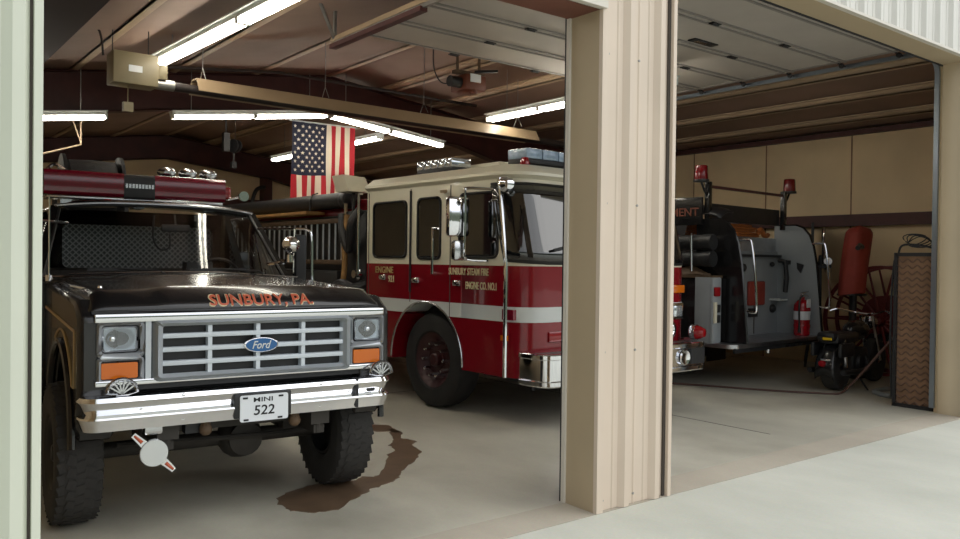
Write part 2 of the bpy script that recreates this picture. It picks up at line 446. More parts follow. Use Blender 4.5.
# eave strut and wall girts on the right wall
struct(MB().box(WX1-.1, WX1+.01, IY+.06, WY1, 3.66, 3.73).build('trim_%d' % k, 'red_iron')); k += 1
struct(MB().box(WX1-.12, WX1-.095, IY+.06, WY1, 3.728, 3.745).build('trim_%d' % k, 'chrome')); k += 1
struct(MB().box(WX1-.16, WX1+.01, IY+.06, WY1, 2.22, 2.40).build('trim_%d' % k, 'red_iron')); k += 1
# seams of the wall insulation
b = MB()
for i in range(9): b.box(WX1-.006, WX1+.01, 5.0+i*1.52, 5.02+i*1.52, 0, 3.66)
struct(b.build('trim_%d' % k, 'board_brown')); k += 1
# back wall: girt, door frame post
struct(MB().box(8.5, 8.72, WY1-.3, WY1, 0, 4.1).box(WX0, WX1, WY1-.14, WY1, 2.9, 3.1).build('trim_%d' % k, 'red_iron')); k += 1

# ---------------------------------------------------------------- overhead door of the right bay (open, under the roof)
d = thing('overhead_door', 'open white sectional overhead door lying flat under the roof of the right bay', 'garage door', (6.72, IY+.1, 0))
DX0, DX1, DZ = -2.5, 2.5, 3.985
for i in range(5):
    y0 = .30+i*.665; y1 = y0+.655
    s = MB().box(DX0, DX1, y0, y1, DZ, DZ+.045).build('door_section', 'door_panel', d)
    b = MB()
    for yy in (y0+.03, y1-.06): b.box(DX0, DX1, yy, yy+.03, DZ-.012, DZ+.002)
    b.build('rib', 'door_stile', s)
    b = MB()
    for x in (DX0+.02, DX1-.08): b.box(x, x+.06, y0, y1, DZ-.008, DZ+.002)
    b.build('stile', 'door_stile', s)
    for x in (-1.2, .05, 1.3):
        MB().box(x-.06, x+.06, y1-.03, y1+.035, DZ-.02, DZ-.008).cyl((x-.05, y1+.002, DZ-.02), (x+.05, y1+.002, DZ-.02), .012, seg=8).build('hinge', 'dark_metal', s)
for x in (-.45, .55):
    MB().box(x-.2, x+.2, 1.42, 1.52, DZ-.012, DZ+.002).build('slot_vent', 'dark_metal', d)
MB().box(.42, .60, 1.44, 1.50, DZ-.016, DZ-.011).build('pull_handle', 'chrome', d)
for sx, nm in ((-1, 'track'), (1, 'track')):
    x = -2.58 if sx < 0 else 2.665
    pts = [(x, -.04, .05), (x, -.04, 3.72)]+[(x, -.04+.24*(1-math.cos(t*PI/12)), 3.72+.24*math.sin(t*PI/12)) for t in range(1, 7)]+[(x, 3.95, 3.96)]
    b = MB()
    for p, q in zip(pts[:-1], pts[1:]): b.bar(p, q, .03 if sx > 0 else .05, .05)
    b.build(nm, 'track_steel' if sx > 0 else 'heater_tan', d)
# hanger for the left track
b = MB().bar((-2.58, 3.9, 3.95), (-2.58, 3.9, 4.33), .03, .03).bar((-2.58, 3.9, 3.95), (-2.95, 3.6, 4.3), .03, .03).bar((-2.58, 3.9, 3.92), (-2.58, 1.6, 3.92), .03, .05)
b.build('track_hanger', 'galv', d)
MB().box(-2.62, -2.54, 2.2, 3.95, 3.865, 3.91).build('track_angle', 'red_iron', d)
for sx in (1, -1):
    for i in range(5):
        y = .33+i*.665
        MB().cyl((sx*2.48, y, 3.975), (sx*2.57+(.09 if sx > 0 else 0), y, 3.965), .01, seg=6).lathe([(.03, 0), (.03, .02)], (sx*2.55, y, 3.96), (sx, 0, 0), 12).build('roller', 'dark_metal', d)
# opener motor
o = thing('door_opener', 'brown garage door opener motor hung from the roof behind the open overhead door', 'door opener', (6.3, 8.3, 3.76))
MB().box(-.16, .16, -.14, .2, 0, .2, bev=.02).build('housing', 'opener_brown', o)
MB().cyl((-.16, 0, .1), (-.32, 0, .1), .07, seg=16).build('motor', 'black_plastic', o)
MB().box(-.1, .06, -.155, -.135, .1, .2).build('control_plate', 'plate_white', o)
MB().cyl((-.02, -.1, .02), (-.02, -.1, -.04), .045, seg=14).build('light_socket', 'opener_brown', o)
MB().bar((0, -.1, .24), (.22, -.30, .245), .04, .03).build('rail', 'dark_metal', o)
MB().box(-.25, .2, -.05, .05, .21, .25).bar((-.2, 0, .25), (-.2, 0, .76), .025, .025).bar((.15, 0, .25), (.15, 0, .78), .025, .025).build('hanger', 'wood_dark', o)
MB().tube(smooth_path([(-.28, 0, .08), (-.42, .05, .08), (-.5, .1, .3), (-.48, .1, .78)]), .008, 6).build('cord', 'black_plastic', o)

# ---------------------------------------------------------------- tube heater
h = thing('tube_heater', 'long tan gas tube heater with grey burner box hung under the roof above the truck', 'heater', (2.67, 9.3, 3.45))
# spans along +x 
bb = MB().box(-.445, .02, -.14, .14, 0, .34, bev=.01).build('burner_box', 'heater_box', h)
MB().box(-.29, -.15, -.146, -.138, .13, .20).build('label_plate', 'plate_white', bb)
MB().box(.02, .13, -.1, .1, .1, .26, bev=.01).build('blower', 'heater_box', h)
MB().cyl((.02, 0, .06), (6.8, 0, .0), .05, seg=14).build('burner_tube', 'conduit', h)
MB().cyl((.02, -.02, .06), (.22, -.02, .058), .058, seg=14).build('tube_collar', 'galv', h)
b = MB(); prof = [(-.17, -.03), (-.09, .12), (.09, .12), (.17, -.03), (.165, -.035), (.085, .112), (-.085, .112), (-.165, -.035)]
b.prism(prof, lambda a, c, d_: (d_, a, c+.06-.06*(d_/6.8)), .45, 5.6)
b.build('reflector', 'heater_tan', h)
for x in (.55, 2.1, 3.6, 5.3):
    X = 2.67+x; MB().tube([(x, -.1, .17), (x, 0, .32), (x, 0, ceil_z(X)-3.45)], .005, 5).tube([(x, .1, .17), (x, 0, .32)], .005, 5).build('chain', 'galv', h)
MB().tube([(-.26, 0, .005), (-.26, 0, -.18)], .006, 6).box(-.31, -.21, -.03, .03, -.28, -.18).build('cord_switch', 'heater_box', h)
MB().tube([(-.42, 0, .34), (-.42, 0, ceil_z(2.25)-3.45)], .006, 5).build('hanger', 'conduit', h)
MB().tube(smooth_path([(-.50, .05, .3), (-.56, .05, .58), (-.8, .1, .55), (-.95, .1, .45)]), .012, 6).build('supply_cord', 'conduit', h)
MB().tube([(-.05, 0, .34), (-.05, 0, ceil_z(2.62)-3.45)], .006, 5).build('hanger', 'conduit', h)
# black gas pipe along the roof
tag(MB().tube([(2.7, 10.1, ceil_z(2.7)-.3), (4.5, 10.1, 4.05), (7.8, 10.1, 4.03)], .022, 8).build('gas_pipe', 'conduit'),
    'thin black pipe running across the roof above the tube heater', 'pipe')

# ---------------------------------------------------------------- fluorescent strips
def strip_light(p, q, label, n=2, hang=True):
    p = Vector(p); q = Vector(q); L = (q-p).length; dx = (q-p).normalized()
    o = thing('strip_light', label, 'ceiling light', p, 0, 'fluorescent strip lights under the roof')
    o.rotation_euler = dx.to_track_quat('X', 'Z').to_euler()
    MB().box(0, L, -.07, .07, .03, .09, bev=.008).box(0, L, -.1, .1, .075, .09).build('housing', 'stripe_white', o)
    for k in range(n):
        a = L*k/n+.03; b = L*(k+1)/n-.03
        for s in (-.045, .045): MB().cyl((a, s, .0), (b, s, .0), .022, seg=10).build('tube', 'tube_light', o)
        MB().box(a-.025, a, -.07, .07, -.02, .035).build('lamp_holder', 'stripe_white', o); MB().box(b, b+.025, -.07, .07, -.02, .035).build('lamp_holder', 'stripe_white', o)
    R = o.rotation_euler.to_matrix()
    for t in (.12, .88):
        w = p+dx*L*t; hgt = ceil_z(w.x)-w.z-.09
        if hang and hgt > .03:
            dn = R.inverted() @ Vector((0, 0, hgt))
            s = Vector((L*t, 0, .09)); MB().tube([s, s+dn], .006, 5).build('hanger', 'galv', o)
    return o
def fz(x): return 3.84-.125*abs(x-XR)+.02
def onfix(x): return (x, 11.5, fz(x)-.02)
strip_light(onfix(3.55), onfix(5.93), 'fluorescent strip light left of the roof ridge, ending above the flag')
strip_light(onfix(.15), onfix(2.72), 'fluorescent strip light nearest the left post, above the red light bar')
strip_light(onfix(5.99), onfix(8.15), 'fluorescent strip light sloping down right of the ridge behind the flag')
strip_light((2.87, 9.95, 3.85), (3.10, 5.1, 3.85), 'brightest fluorescent strip light in front of the burner box of the heater')
strip_light((7.58, 9.5, 3.7), (7.58, 6.05, 3.7), 'fluorescent strip light above the cab roof, cut off by the pillar', 3)  # last tube pair added out of sight to brighten the right wall
strip_light((7.3, 16.6, 3.72), (7.42, 12.35, 3.74), 'fluorescent strip light seen behind and beside the hanging flag')

# ---------------------------------------------------------------- flag
FW, FL = 1.15, 1.38
fl = thing('hanging_flag', 'large American flag hung vertically from a rod under the roof ridge', 'flag', (5.72, 12.3, 3.84))
b = MB(); N = 26; NV = 40
def fpt(u, v):
    fold = .03*math.sin(u*17+v*2)*(.3+v)+.015*math.sin(u*31-v*5)
    return (FW*u*(1-.02*v), fold, -FL*v-.02*math.sin(u*9)*v)
def cell(i, j):
    u = (i+.5)/N; v = (j+.5)/NV; s = int(u*13)
    if u < 7/13 and v < .62: return 2
    return 1 if s % 2 == (0) and False else (0 if s % 2 == 0 else 1)
vs = [fpt(i/N, j/NV) for i in range(N+1) for j in range(NV+1)]
for i in range(N):
    for j in range(NV):
        a = i*(NV+1)+j
        b.add([vs[a], vs[a+NV+1], vs[a+NV+2], vs[a+1]], [(0, 1, 2, 3)], cell(i, j))
def star(cu, cv, r):
    p = fpt(cu, cv); pts = []
    for k in range(10):
        t = PI/2+k*PI/5; rr = r if k % 2 == 0 else r*.42
        x = cu+rr*math.cos(t)/FW; y = cv-rr*math.sin(t)/FL; q = fpt(x, y); pts.append((q[0], q[1]-.006, q[2]))
    c = (p[0], p[1]-.006, p[2])
    b.add([c]+pts, [(0, k+1, (k+1) % 10+1) for k in range(10)], 1)
for row in range(11):
    for col in range(9):
        if (row+col) % 2 == 0: star((col+1)/10*7/13, (row+1)/12*.62, .032)
b.build('cloth', ['flag_red', 'flag_white', 'flag_blue'], fl, ang=60)
MB().cyl((-.05, 0, .01), (FW+.05, 0, .01), .013, seg=8).build('rod', 'stripe_white', fl)
for x in (.1, 1.05): MB().tube([(x, 0, .01), (x, 0, .60)], .005, 5).build('cord', 'galv', fl)
# hanging reel and pipe arc behind the truck
o = thing('cord_reel', 'small black cord reel hanging from the roof left of the flag', 'reel', (5.0, 12.9, 3.42))
MB().lathe([(.11, -.05), (.11, -.035), (.06, -.03), (.06, .03), (.11, .035), (.11, .05)], (0, 0, 0), (1, .5, 0), 18).build('spool', 'black_plastic', o)
MB().box(-.20, -.1, -.05, .05, -.10, .2).bar((-.15, 0, .2), (-.15, 0, .98), .02, .02).build('bracket', 'black_plastic', o)
MB().tube([(0, 0, 0), (.02, 0, .9)], .006, 5).tube([(-.02, 0, -.1), (-.02, 0, -.28)], .01, 5).box(-.06, .02, -.04, .04, -.36, -.26).build('cord', 'black_plastic', o)
o = thing('exhaust_pipe', 'dark bent pipe standing in front of the back wall behind the cab', 'pipe', (8.0, 19.5, 0))
MB().tube(smooth_path([(0, 0, 0), (0, 0, 2.4), (.0, 0, 2.9), (.12, 0, 3.3), (.35, 0, 3.4)]), .05, 8).build('pipe_run', 'dark_metal', o)
MB().box(-.15, .15, -.15, .15, 0, .03).build('floor_flange', 'dark_metal', o)
# brown spill on the floor
sp = [(2.26, 5.03), (2.22, 4.86), (2.27, 4.71), (2.36, 4.63), (2.47, 4.61), (2.7, 4.76), (2.87, 4.88), (3.05, 4.93), (3.21, 5.02), (3.36, 5.2), (3.55, 5.36), (3.75, 5.55), (3.88, 5.85), (3.98, 5.98), (3.94, 6.14), (4.08, 6.35), (4.0, 6.42), (3.84, 6.11), (3.7, 5.95), (3.62, 5.75), (3.51, 5.67), (3.33, 5.42), (3.13, 5.17), (3.0, 5.2), (2.86, 5.14), (2.68, 5.22), (2.52, 5.2), (2.38, 5.14)]
P = smooth_path([(x, y, 0) for x, y in sp]+[(sp[0][0], sp[0][1], 0)], 5)[:-1]
P = [(p.x+random.uniform(-.018, .018), p.y+random.uniform(-.018, .018)) for p in P]
b = MB().prism(P, XY, .0005, .003)
b.prism([(4.0+.13*math.cos(t*PI/8)*(1+.2*math.sin(t*2)), 6.62+.17*math.sin(t*PI/8)) for t in range(16)], XY, .0005, .003)
b.prism([(4.0, 6.36), (4.08, 6.36), (4.09, 6.52), (4.03, 6.52)], XY, .0005, .003)
tag(b.build('water_stain', 'wet_stain'), 'brown wet spill trailing across the concrete floor beside the truck wheel', 'spill')

o = thing('hanging_bracket', 'thin metal bracket hanging under the left fluorescent strip light', 'bracket', (2.5, 11.95, 3.1))
MB().tube([(0, 0, .32), (0, 0, 0), (-.62, 0, -.22), (-1.2, 0, -.42)], .014, 6).tube([(-.10, 0, .32), (0, 0, .03)], .01, 6).build('rod', 'purlin', o)
MB().tube([(0, 0, .3), (0, 0, .85)], .006, 5).build('hanger', 'galv', o)
# ---------------------------------------------------------------- black brush truck
F = thing('pickup_truck', 'black four wheel drive pickup fire truck with chrome grille parked behind the left opening', 'truck', (1.90, 4.57, 0), math.radians(-4.2))
def tire_mesh(R, W, rim, blocks=0, seg=48):
    b = MB(); h = W/2
    b.lathe([(rim, -h*.8), (rim+.03, -h*.97), (R*.78, -h*1.02), (R*.90, -h*1.0), (R*.955, -h*.90), (R*.985, -h*.5), (R*.985, h*.5), (R*.955, h*.90), (R*.90, h*1.0), (R*.78, h*1.02), (rim+.03, h*.97), (rim, h*.8)], (0, 0, 0), (1, 0, 0), seg, caps=False)
    b.lathe([(rim, -h*.8), (rim, h*.8)], (0, 0, 0), (1, 0, 0), seg, caps=False)
    if blocks:
        for i in range(blocks):
            t = 2*PI*i/blocks
            for k, x in enumerate((-.74, -.37, 0, .37, .74)):
                tt = t+(k % 2)*PI/blocks
                rot = Matrix.Rotation(tt, 3, 'X') @ Matrix.Rotation(.35*(-1)**k, 3, 'Z')
                rr = R*(.966 if abs(x) > .7 else .986)
                c = Matrix.Rotation(tt, 3, 'X') @ Vector((x*h, rr, 0))
                b.obox(c, (h*.40, R*.012, R*2*PI/blocks*.78), Matrix.Rotation(tt, 3, 'X') @ Matrix.Rotation(.3*(-1)**k, 3, 'Y'))
    return b
def wheel(name, par, c, R, W, rim, side, m_rim, blocks=0, lugs=0, lug_r=.0, steer=0., m_lug='chrome_dull', lug_out=0.):
    t = tire_mesh(R, W, rim, blocks).build(name, 'rubber' if blocks else 'rubber_dark', par, ang=30)
    t.location = c; t.rotation_euler = (0, 0, steer)
    b = MB(); h = W/2*side
    b.lathe([(0, h*.35), (rim*.32, h*.35), (rim*.34, h*.2), (rim*.7, h*.12), (rim*.82, h*.4), (rim*.95, h*.75), (rim*1.03, h*.88), (rim*1.03, h*.8), (rim*.98, h*.5), (rim*.98, -h*.8), (rim*.9, -h*.8), (rim*.88, -h*.1), (0, -h*.1)], (0, 0, 0), (1, 0, 0), 36, caps=False)
    r = b.build('rim', m_rim, t, ang=25)
    b = MB().lathe([(rim*.26, h*.3), (rim*.26, h*.75), (rim*.2, h*.85), (0, h*.85)], (0, 0, 0), (1, 0, 0), 20)
    b.build('hub', m_rim, t)
    for i in range(lugs):
        a = 2*PI*i/lugs
        MB().lathe([(lug_r, h*.12), (lug_r, h*.12+(.045+lug_out)*side), (lug_r*.6, h*.12+(.065+lug_out)*side), (0, h*.12+(.068+lug_out)*side)], (0, math.cos(a)*rim*.62, math.sin(a)*rim*.62), (1, 0, 0), 8).build('lug_nut', m_lug, t)
    return t
wheel('front_wheel', F, (-.88, .71, .425), .425, .245, .21, -1, 'dark_metal', 38)
wheel('front_wheel', F, (.815, .71, .425), .425, .245, .21, 1, 'dark_metal', 38)
wheel('rear_wheel', F, (-.82, 4.15, .42), .42, .28, .21, -1, 'dark_metal', 0)
wheel('rear_wheel', F, (.82, 4.15, .42), .42, .28, .21, 1, 'dark_metal', 0)
# ---- bumper
def fr_path(hw, y0, r, yb, n=6):
    pth = [((-hw, yb), (-1, 0)), ((-hw, y0+r), (-1, 0))]
    for i in range(1, n): a = PI+PI/2*i/n; pth.append(((-hw+r+r*math.cos(a), y0+r+r*math.sin(a)), (math.cos(a), math.sin(a))))
    pth.append(((-hw+r, y0), (0, -1)))
    for i in range(1, 13): pth.append(((-hw+r+(2*hw-2*r)*i/12, y0), (0, -1)))
    for i in range(1, n): a = -PI/2+PI/2*i/n; pth.append(((hw-r+r*math.cos(a), y0+r+r*math.sin(a)), (math.cos(a), math.sin(a))))
    pth += [((hw, y0+r), (1, 0)), ((hw, yb), (1, 0))]
    return pth
sec = [(-.10, .846), (-.03, .848), (-.006, .838), (.006, .815), (0, .806), (-.008, .797), (-.022, .765), (-.036, .742), (0, .732), (.003, .722), (-.002, .712), (-.010, .690), (-.022, .655), (-.06, .648), (-.10, .65), (-.12, .7), (-.12, .8)]
bp = MB().sweep(sec, fr_path(.925, .0, .10, .30)).build('front_bumper', 'chrome', F, ang=22)
for x, z in ((-.40, .823), (-.40, .69), (.42, .823), (.42, .69), (-.62, .769), (.62, .769)):
    MB().lathe([(.014, 0), (.012, .006), (0, .012)], (x, .004 if z > .8 else (.018 if z < .7 else .03), z), (0, -1, 0), 10).build('bumper_bolt', 'chrome', bp)
MB().box(.66, .675, .0, .03, .66, .846).build('bumper_joint', 'dark_metal', bp)
MB().prism(rrect(.74, .80, .752, .782, .014), XZ, .018, .03).build('bumper_slot', 'black_plastic', bp)
# plate
pb = MB().box(-.115, .23, -.004, .03, .66, .80, bev=.006).build('plate_bracket', 'black_plastic', bp)
lp = part_label(MB().prism(rrect(-.085, .205, .640, .795, .012), XZ, -.014, -.006).build('license_plate', 'plate_white', F), 'white front plate lettered in black')
text('plate_word', 'MINI', 'ink', lp, (.052, -.015, .767), (PI/2, 0, 0), .115, .026, .002)
text('plate_number', '522', 'ink', lp, (.058, -.015, .705), (PI/2, 0, 0), .125, .058, .002, shear=.1)
for x, z in ((-.055, .78), (.16, .78), (-.05, .652), (.155, .652)): MB().box(x-.014, x+.014, -.018, -.012, z-.005, z+.005).build('plate_bolt', 'ink', lp)
# ---- nose
b = MB()
b.box(-.86, .86, .10, .20, .86, 1.30)
b.build('radiator_support', 'black_plastic', F)
ch = MB()
ch.box(-.855, .872, .04, .11, 1.240, 1.288, bev=.008)
ch.build('hood_molding', 'chrome', F)
ch = MB(); ch.box(-.85, .86, .045, .11, .895, .926, bev=.006); ch.build('lower_molding', 'chrome', F)
# silver grille
gx0, gx1, gz0, gz1 = -.525, .605, .915, 1.243
g = MB()
ring(g, rrect(gx0-.028, gx1+.028, gz0-.01, gz1+.002, .03), rrect(gx0+.02, gx1-.02, gz0+.025, gz1-.03, .012), XZ, .04, .12)
for i in (1, 2, 3):
    z = gz0+.01+(gz1-gz0-.02)*i/4; g.box(gx0, gx1, .046, .105, z-.013, z+.013, bev=.004)
for i in (1, 2, 3):
    x = gx0+(gx1-gx0)*i/4; g.box(x-.012, x+.012, .05, .105, gz0, gz1)
gr = part_label(g.build('grille', 'silver_plastic', F, ang=30), 'silver egg-crate grille')
MB().box(gx0, gx1, .112, .118, gz0, gz1).build('grille_screen', 'black_plastic', gr)
# emblem
e = MB().lathe([(.104, 0), (.104, .012), (.094, .018), (0, .018)], (.055, .05, 1.085), (0, -1, 0), 32, sc=(1, 1)).build('emblem', 'chrome', F)
for v in e.data.vertices: v.co.z = 1.085+(v.co.z-1.085)*.43
e2 = MB().lathe([(.095, 0), (.095, .003), (0, .003)], (.055, .032, 1.085), (0, -1, 0), 32).build('emblem_oval', 'ford_blue', e)
for v in e2.data.vertices: v.co.z = 1.085+(v.co.z-1.085)*.42
text('emblem_word', 'Ford', 'stripe_white', e, (.055, .028, 1.085), (PI/2, 0, 0), .115, .046, .002, shear=.35)
# headlight bezels
for s in (-1, 1):
    b = MB()
    xa, xb = (.628, .868)
    P = lambda x0, x1, z0, z1, r: [(s*(x+(.005 if s > 0 else -.028)), z) for x, z in rrect(x0, x1, z0, z1, r)]
    ring(b, P(xa, xb, 1.050, 1.243, .02), P(xa+.022, xb-.022, 1.072, 1.225, .02), XZ, .05, .11)
    ring(b, P(xa, xb, .912, 1.050, .02), P(xa+.02, xb-.02, .928, 1.032, .012), XZ, .05, .11)
    b.prism([(s*(v+(.005 if s > 0 else -.028)), z) for v, z in ((.592, .912), (.622, .912), (.622, 1.243), (.592, 1.243))], XZ, .05, .11)
    bz = b.build('headlight_bezel', 'bezel_silver', F, ang=30)
    MB().prism(P(xa+.018, xb-.018, 1.066, 1.23, .01), XZ, .085, .10).prism(P(xa+.018, xb-.018, .925, 1.036, .01), XZ, .085, .10).build('bezel_liner', 'black_plastic', bz)
    off = .0 if s < 0 else .0
    hl0, hl1 = (.668, .838)
    def dish(u, v): 
        x = hl0+(hl1-hl0)*u; z = 1.086+.128*v; r = ((u-.5)**2+(v-.5)**2)*4
        return (s*(x+(.005 if s > 0 else -.028)), .066+.03*max(0, 1-r), z)
    hd = MB()
    ring(hd, P(hl0-.006, hl1+.006, 1.080, 1.220, .018), P(hl0+.003, hl1-.003, 1.089, 1.211, .014), XZ, .056, .075)
    hd = hd.build('headlight', 'chrome', F)
    MB().grid(dish, 16, 12).build('reflector', 'lamp_reflector', hd, solid=.006, off=1)
    MB().prism(P(hl0, hl1, 1.086, 1.214, .016), XZ, .057, .062).build('lens', 'lens_glass', hd)
    MB().ball((s*.763, .072, 1.15), .022, 10).build('bulb', 'lens_clear', hd)
    a0, a1 = (.660, .845)
    tl = part_label(MB().prism(P(a0, a1, .934, 1.020, .008), XZ, .058, .09).build('turn_signal', 'lens_amber', F), 'amber turn signal')
# chrome shell ornament plates between bumper and grille
for x in (-.72, .84):
    b = MB()
    ring(b, arc(x, .862, .085, 0, 180, 14)+[(x-.03, .845), (x+.03, .845)], arc(x, .864, .066, 0, 180, 14)+[(x-.02, .858), (x+.02, .858)], XZ, .012, .02)
    for a in (30, 55, 78, 102, 125, 150): b.bar((x, .016, .855), (x+.075*math.cos(math.radians(a)), .016, .862+.075*math.sin(math.radians(a))), .008, .008)
    b.build('bracket_badge', 'chrome_dull', F)
# ---- hood
def hood(u, v):
    x = -.875+1.75*u; a = abs(x)/.875
    if v < .25:
        t = v/.25; y = .075+.16*(1-math.cos(t*PI/2))*1.0; z0 = 1.292+.108*math.sin(t*PI/2)
        y = .07+.15*t*t; z0 = 1.292+.112*t
    else:
        t = (v-.25)/.75; y = .22+1.28*t+.0; z0 = 1.404+.048*t
    cr = .016*(1-a**2)+(.012 if a < .52 else (.012*(.62-a)/.1 if a < .62 else 0))
    if v < .25: cr *= v/.25
    edge = max(0, (a-.9)/.1)
    z = z0+cr-.05*edge**2*min(1, v/.2)
    return (x, y+.05*a*a*(1 if v < .6 else 1-(v-.6)), z)
hd_ = MB().grid(hood, 60, 28).build('hood', 'black_paint', F, ang=50, solid=.02)
def on_hood(o, x0, w, t0, t1):
    xs = [v.co.x for v in o.data.vertices]; ys = [v.co.y for v in o.data.vertices]
    for v in o.data.vertices:
        u = (v.co.x-min(xs))/(max(xs)-min(xs)); q = (v.co.y-min(ys))/(max(ys)-min(ys)); top = v.co.z > 0
        p = Vector(hood((x0+w*u+.875)/1.75, (t0+(t1-t0)*q)*.25))
        v.co = p+Vector((0, -.55, .83))*(.004 if top else -.002)
    return o
on_hood(text('hood_lettering', 'SUNBURY, PA.', 'gold_leaf', F, (0, 0, 0), (0, 0, 0), .64, .066, .004), -.24, .645, .08, .65)
lt_ = on_hood(text('hood_lettering', 'SUNBURY, PA.', 'letter_orange', F, (0, 0, 0), (0, 0, 0), .64, .066, .004), -.235, .635, .11, .62)
for v in lt_.data.vertices: v.co += Vector((0, -.0012, .002))
# fenders
for s in (-1, 1):
    arch = [(.74+.52*math.cos(math.radians(a)), .56+.52*math.sin(math.radians(a))) for a in range(0, 181, 12)]
    poly = [(.075, .90), (.075, 1.285), (.22, 1.375), (1.62, 1.43), (1.62, .62), (1.27, .62)]
    poly = [(.10, .80), (.075, .90), (.075, 1.27), (.22, 1.36), (1.62, 1.42), (1.62, .60), (1.28, .56)]+arch[1:]
    b = MB().prism(poly, YZ, s*.72, s*.93)
    f = b.build('fender', 'black_paint', F, ang=25, bev=.03)
    # flare lip
    arcp = [(s*.94, .74+.53*math.cos(math.radians(a)), .56+.53*math.sin(math.radians(a))) for a in range(-2, 183, 8)]
    MB().tube(arcp, .022, 8).build('wheel_arch_lip', 'black_paint', f)
    ln = [(s*.934, .27, .86), (s*.934, .20, .88), (s*.934, .20, 1.19), (s*.934, 1.55, 1.25), (s*.934, 1.55, .80)]
    b = MB()
    for p, q in ((ln[2], ln[3]), (ln[1], ln[2])): b.bar(p, q, .006, .016)
    b.tube([(s*.934, .74+.56*math.cos(math.radians(a)), .60+.56*math.sin(math.radians(a))) for a in range(60, 152, 6)]+[(s*.934, .20, .88)], .007, 5)
    b.build('pinstripe', 'gold_line', f)
MB().box(-.72, .72, .2, 1.5, .72, .86).build('engine_bay_pan', 'dark_metal', F)
# ---- cab, shifted a little towards the left post
cx = -.06
cab = MB()
for s in (-1, 1):
    cab.prism([(1.63, .56), (1.63, 1.43), (1.75, 1.455), (2.95, 1.455), (2.95, .56)], YZ, s*.82+cx*.5, s*.945+cx*.5)
cab.box(-.9, .9, 2.88, 2.95, .6, 1.46); cab.box(-.82, .82, 1.63, 2.95, .56, .66)
cab.build('cab_body', 'black_paint', F, ang=25, bev=.015)
def wsb(u):   # base
    return Vector((cx+.87*u, 1.56+.17*u*u, 1.462-.012*u*u))
def wst(u):
    return Vector((cx+.725*u, 2.12+.06*u*u, 2.005-.035*abs(u)**3))
ws = MB().grid(lambda u, v: wsb(2*u-1).lerp(wst(2*u-1), v), 20, 6).build('windshield', 'windshield_glass', F, ang=60)
loop = [wsb(-1+2*i/20) for i in range(21)]+[wst(1-2*i/20) for i in range(21)]
MB().tube(loop, .016, 6, closed=True).build('windshield_seal', 'black_plastic', ws)
MB().tube([p+Vector((0, -.012, .0)) for p in loop[0:21]], .009, 6).build('lower_trim', 'chrome', ws)
rf = MB()
def roof(u, v):
    t = 2*u-1; hw = .735+.03*v
    y = 2.10+.06*t*t*(1-v)+.92*v
    ed = max(0, (abs(t)-.8)/.2); fe = max(0, (.12-v)/.12)
    return (cx+hw*t, y, 2.015+.035*(1-t*t)-.045*ed*ed-.012*fe*fe)
rf.grid(roof, 30, 14)
rf.build('roof', 'black_paint', F, ang=50, solid=.02)
gut = [(cx-.80, 2.9, 1.95), (cx-.785, 2.27, 1.955)]+[tuple(wst(-1.02+2.04*i/16)+Vector((0, -.028, .014))) for i in range(17)]+[(cx+.785, 2.27, 1.955), (cx+.80, 2.9, 1.95)]
MB().tube(gut, .012, 6).build('drip_rail', 'chrome_dull', F)
for s in (-1, 1):
    pl = MB().bar(Vector((cx+s*.90, 1.76, 1.44)), Vector((cx+s*.75, 2.2, 1.965)), .055, .05).build('pillar', 'black_paint', F)
    pl = MB().bar((cx+s*.90, 2.88, 1.44), (cx+s*.76, 2.92, 1.95), .10, .06).build('pillar', 'black_paint', F)
for s in (-1, 1):
    MB().add([(cx+s*.90, 1.80, 1.46), (cx+s*.90, 2.86, 1.46), (cx+s*.765, 2.88, 1.95), (cx+s*.755, 2.26, 1.95)], [(0, 1, 2, 3)]).build('side_window', 'windshield_glass', F, solid=.005)
    MB().tube([(cx+s*.885, 2.02, 1.46), (cx+s*.77, 2.24, 1.93)], .012, 6).build('vent_post', 'black_plastic', F)
    MB().box(s*.94+cx*.5-.01, s*.94+cx*.5+.025*s+.01, 2.6, 2.74, 1.28, 1.31).build('door_handle', 'chrome', F)
# back of cab with window
b = MB()
ring(b, rrect(cx-.78, cx+.78, 1.44, 1.99, .05), rrect(cx-.62, cx+.62, 1.50, 1.87, .05), XZ, 2.90, 2.94)
b.build('cab_back', 'black_paint', F)
# cowl
cw = MB().grid(lambda u, v: (-.93+1.86*u, 1.47+.17*(2*u-1)**2*.8+.12*v, 1.452-.03*(2*u-1)**4+.012*v), 20, 2).build('cowl', 'black_paint', F, solid=.02)
MB().tube([(-.80, 1.50, 1.475), (-.2, 1.47, 1.49), (.2, 1.47, 1.49), (.86, 1.54, 1.45)], .008, 6).build('cowl_trim', 'chrome_dull', F)
for (x0, x1) in ((-.62, -.18), (.08, .55)):
    w = MB().tube([(x1, 1.46, 1.475), (x1-.03, 1.475, 1.50), (x0+.1, 1.53, 1.515)], .008, 6).build('wiper', 'black_plastic', F)
    MB().bar((x0-.06, 1.535, 1.505), (x1-.12, 1.515, 1.512), .012, .02).build('blade', 'black_plastic', w)
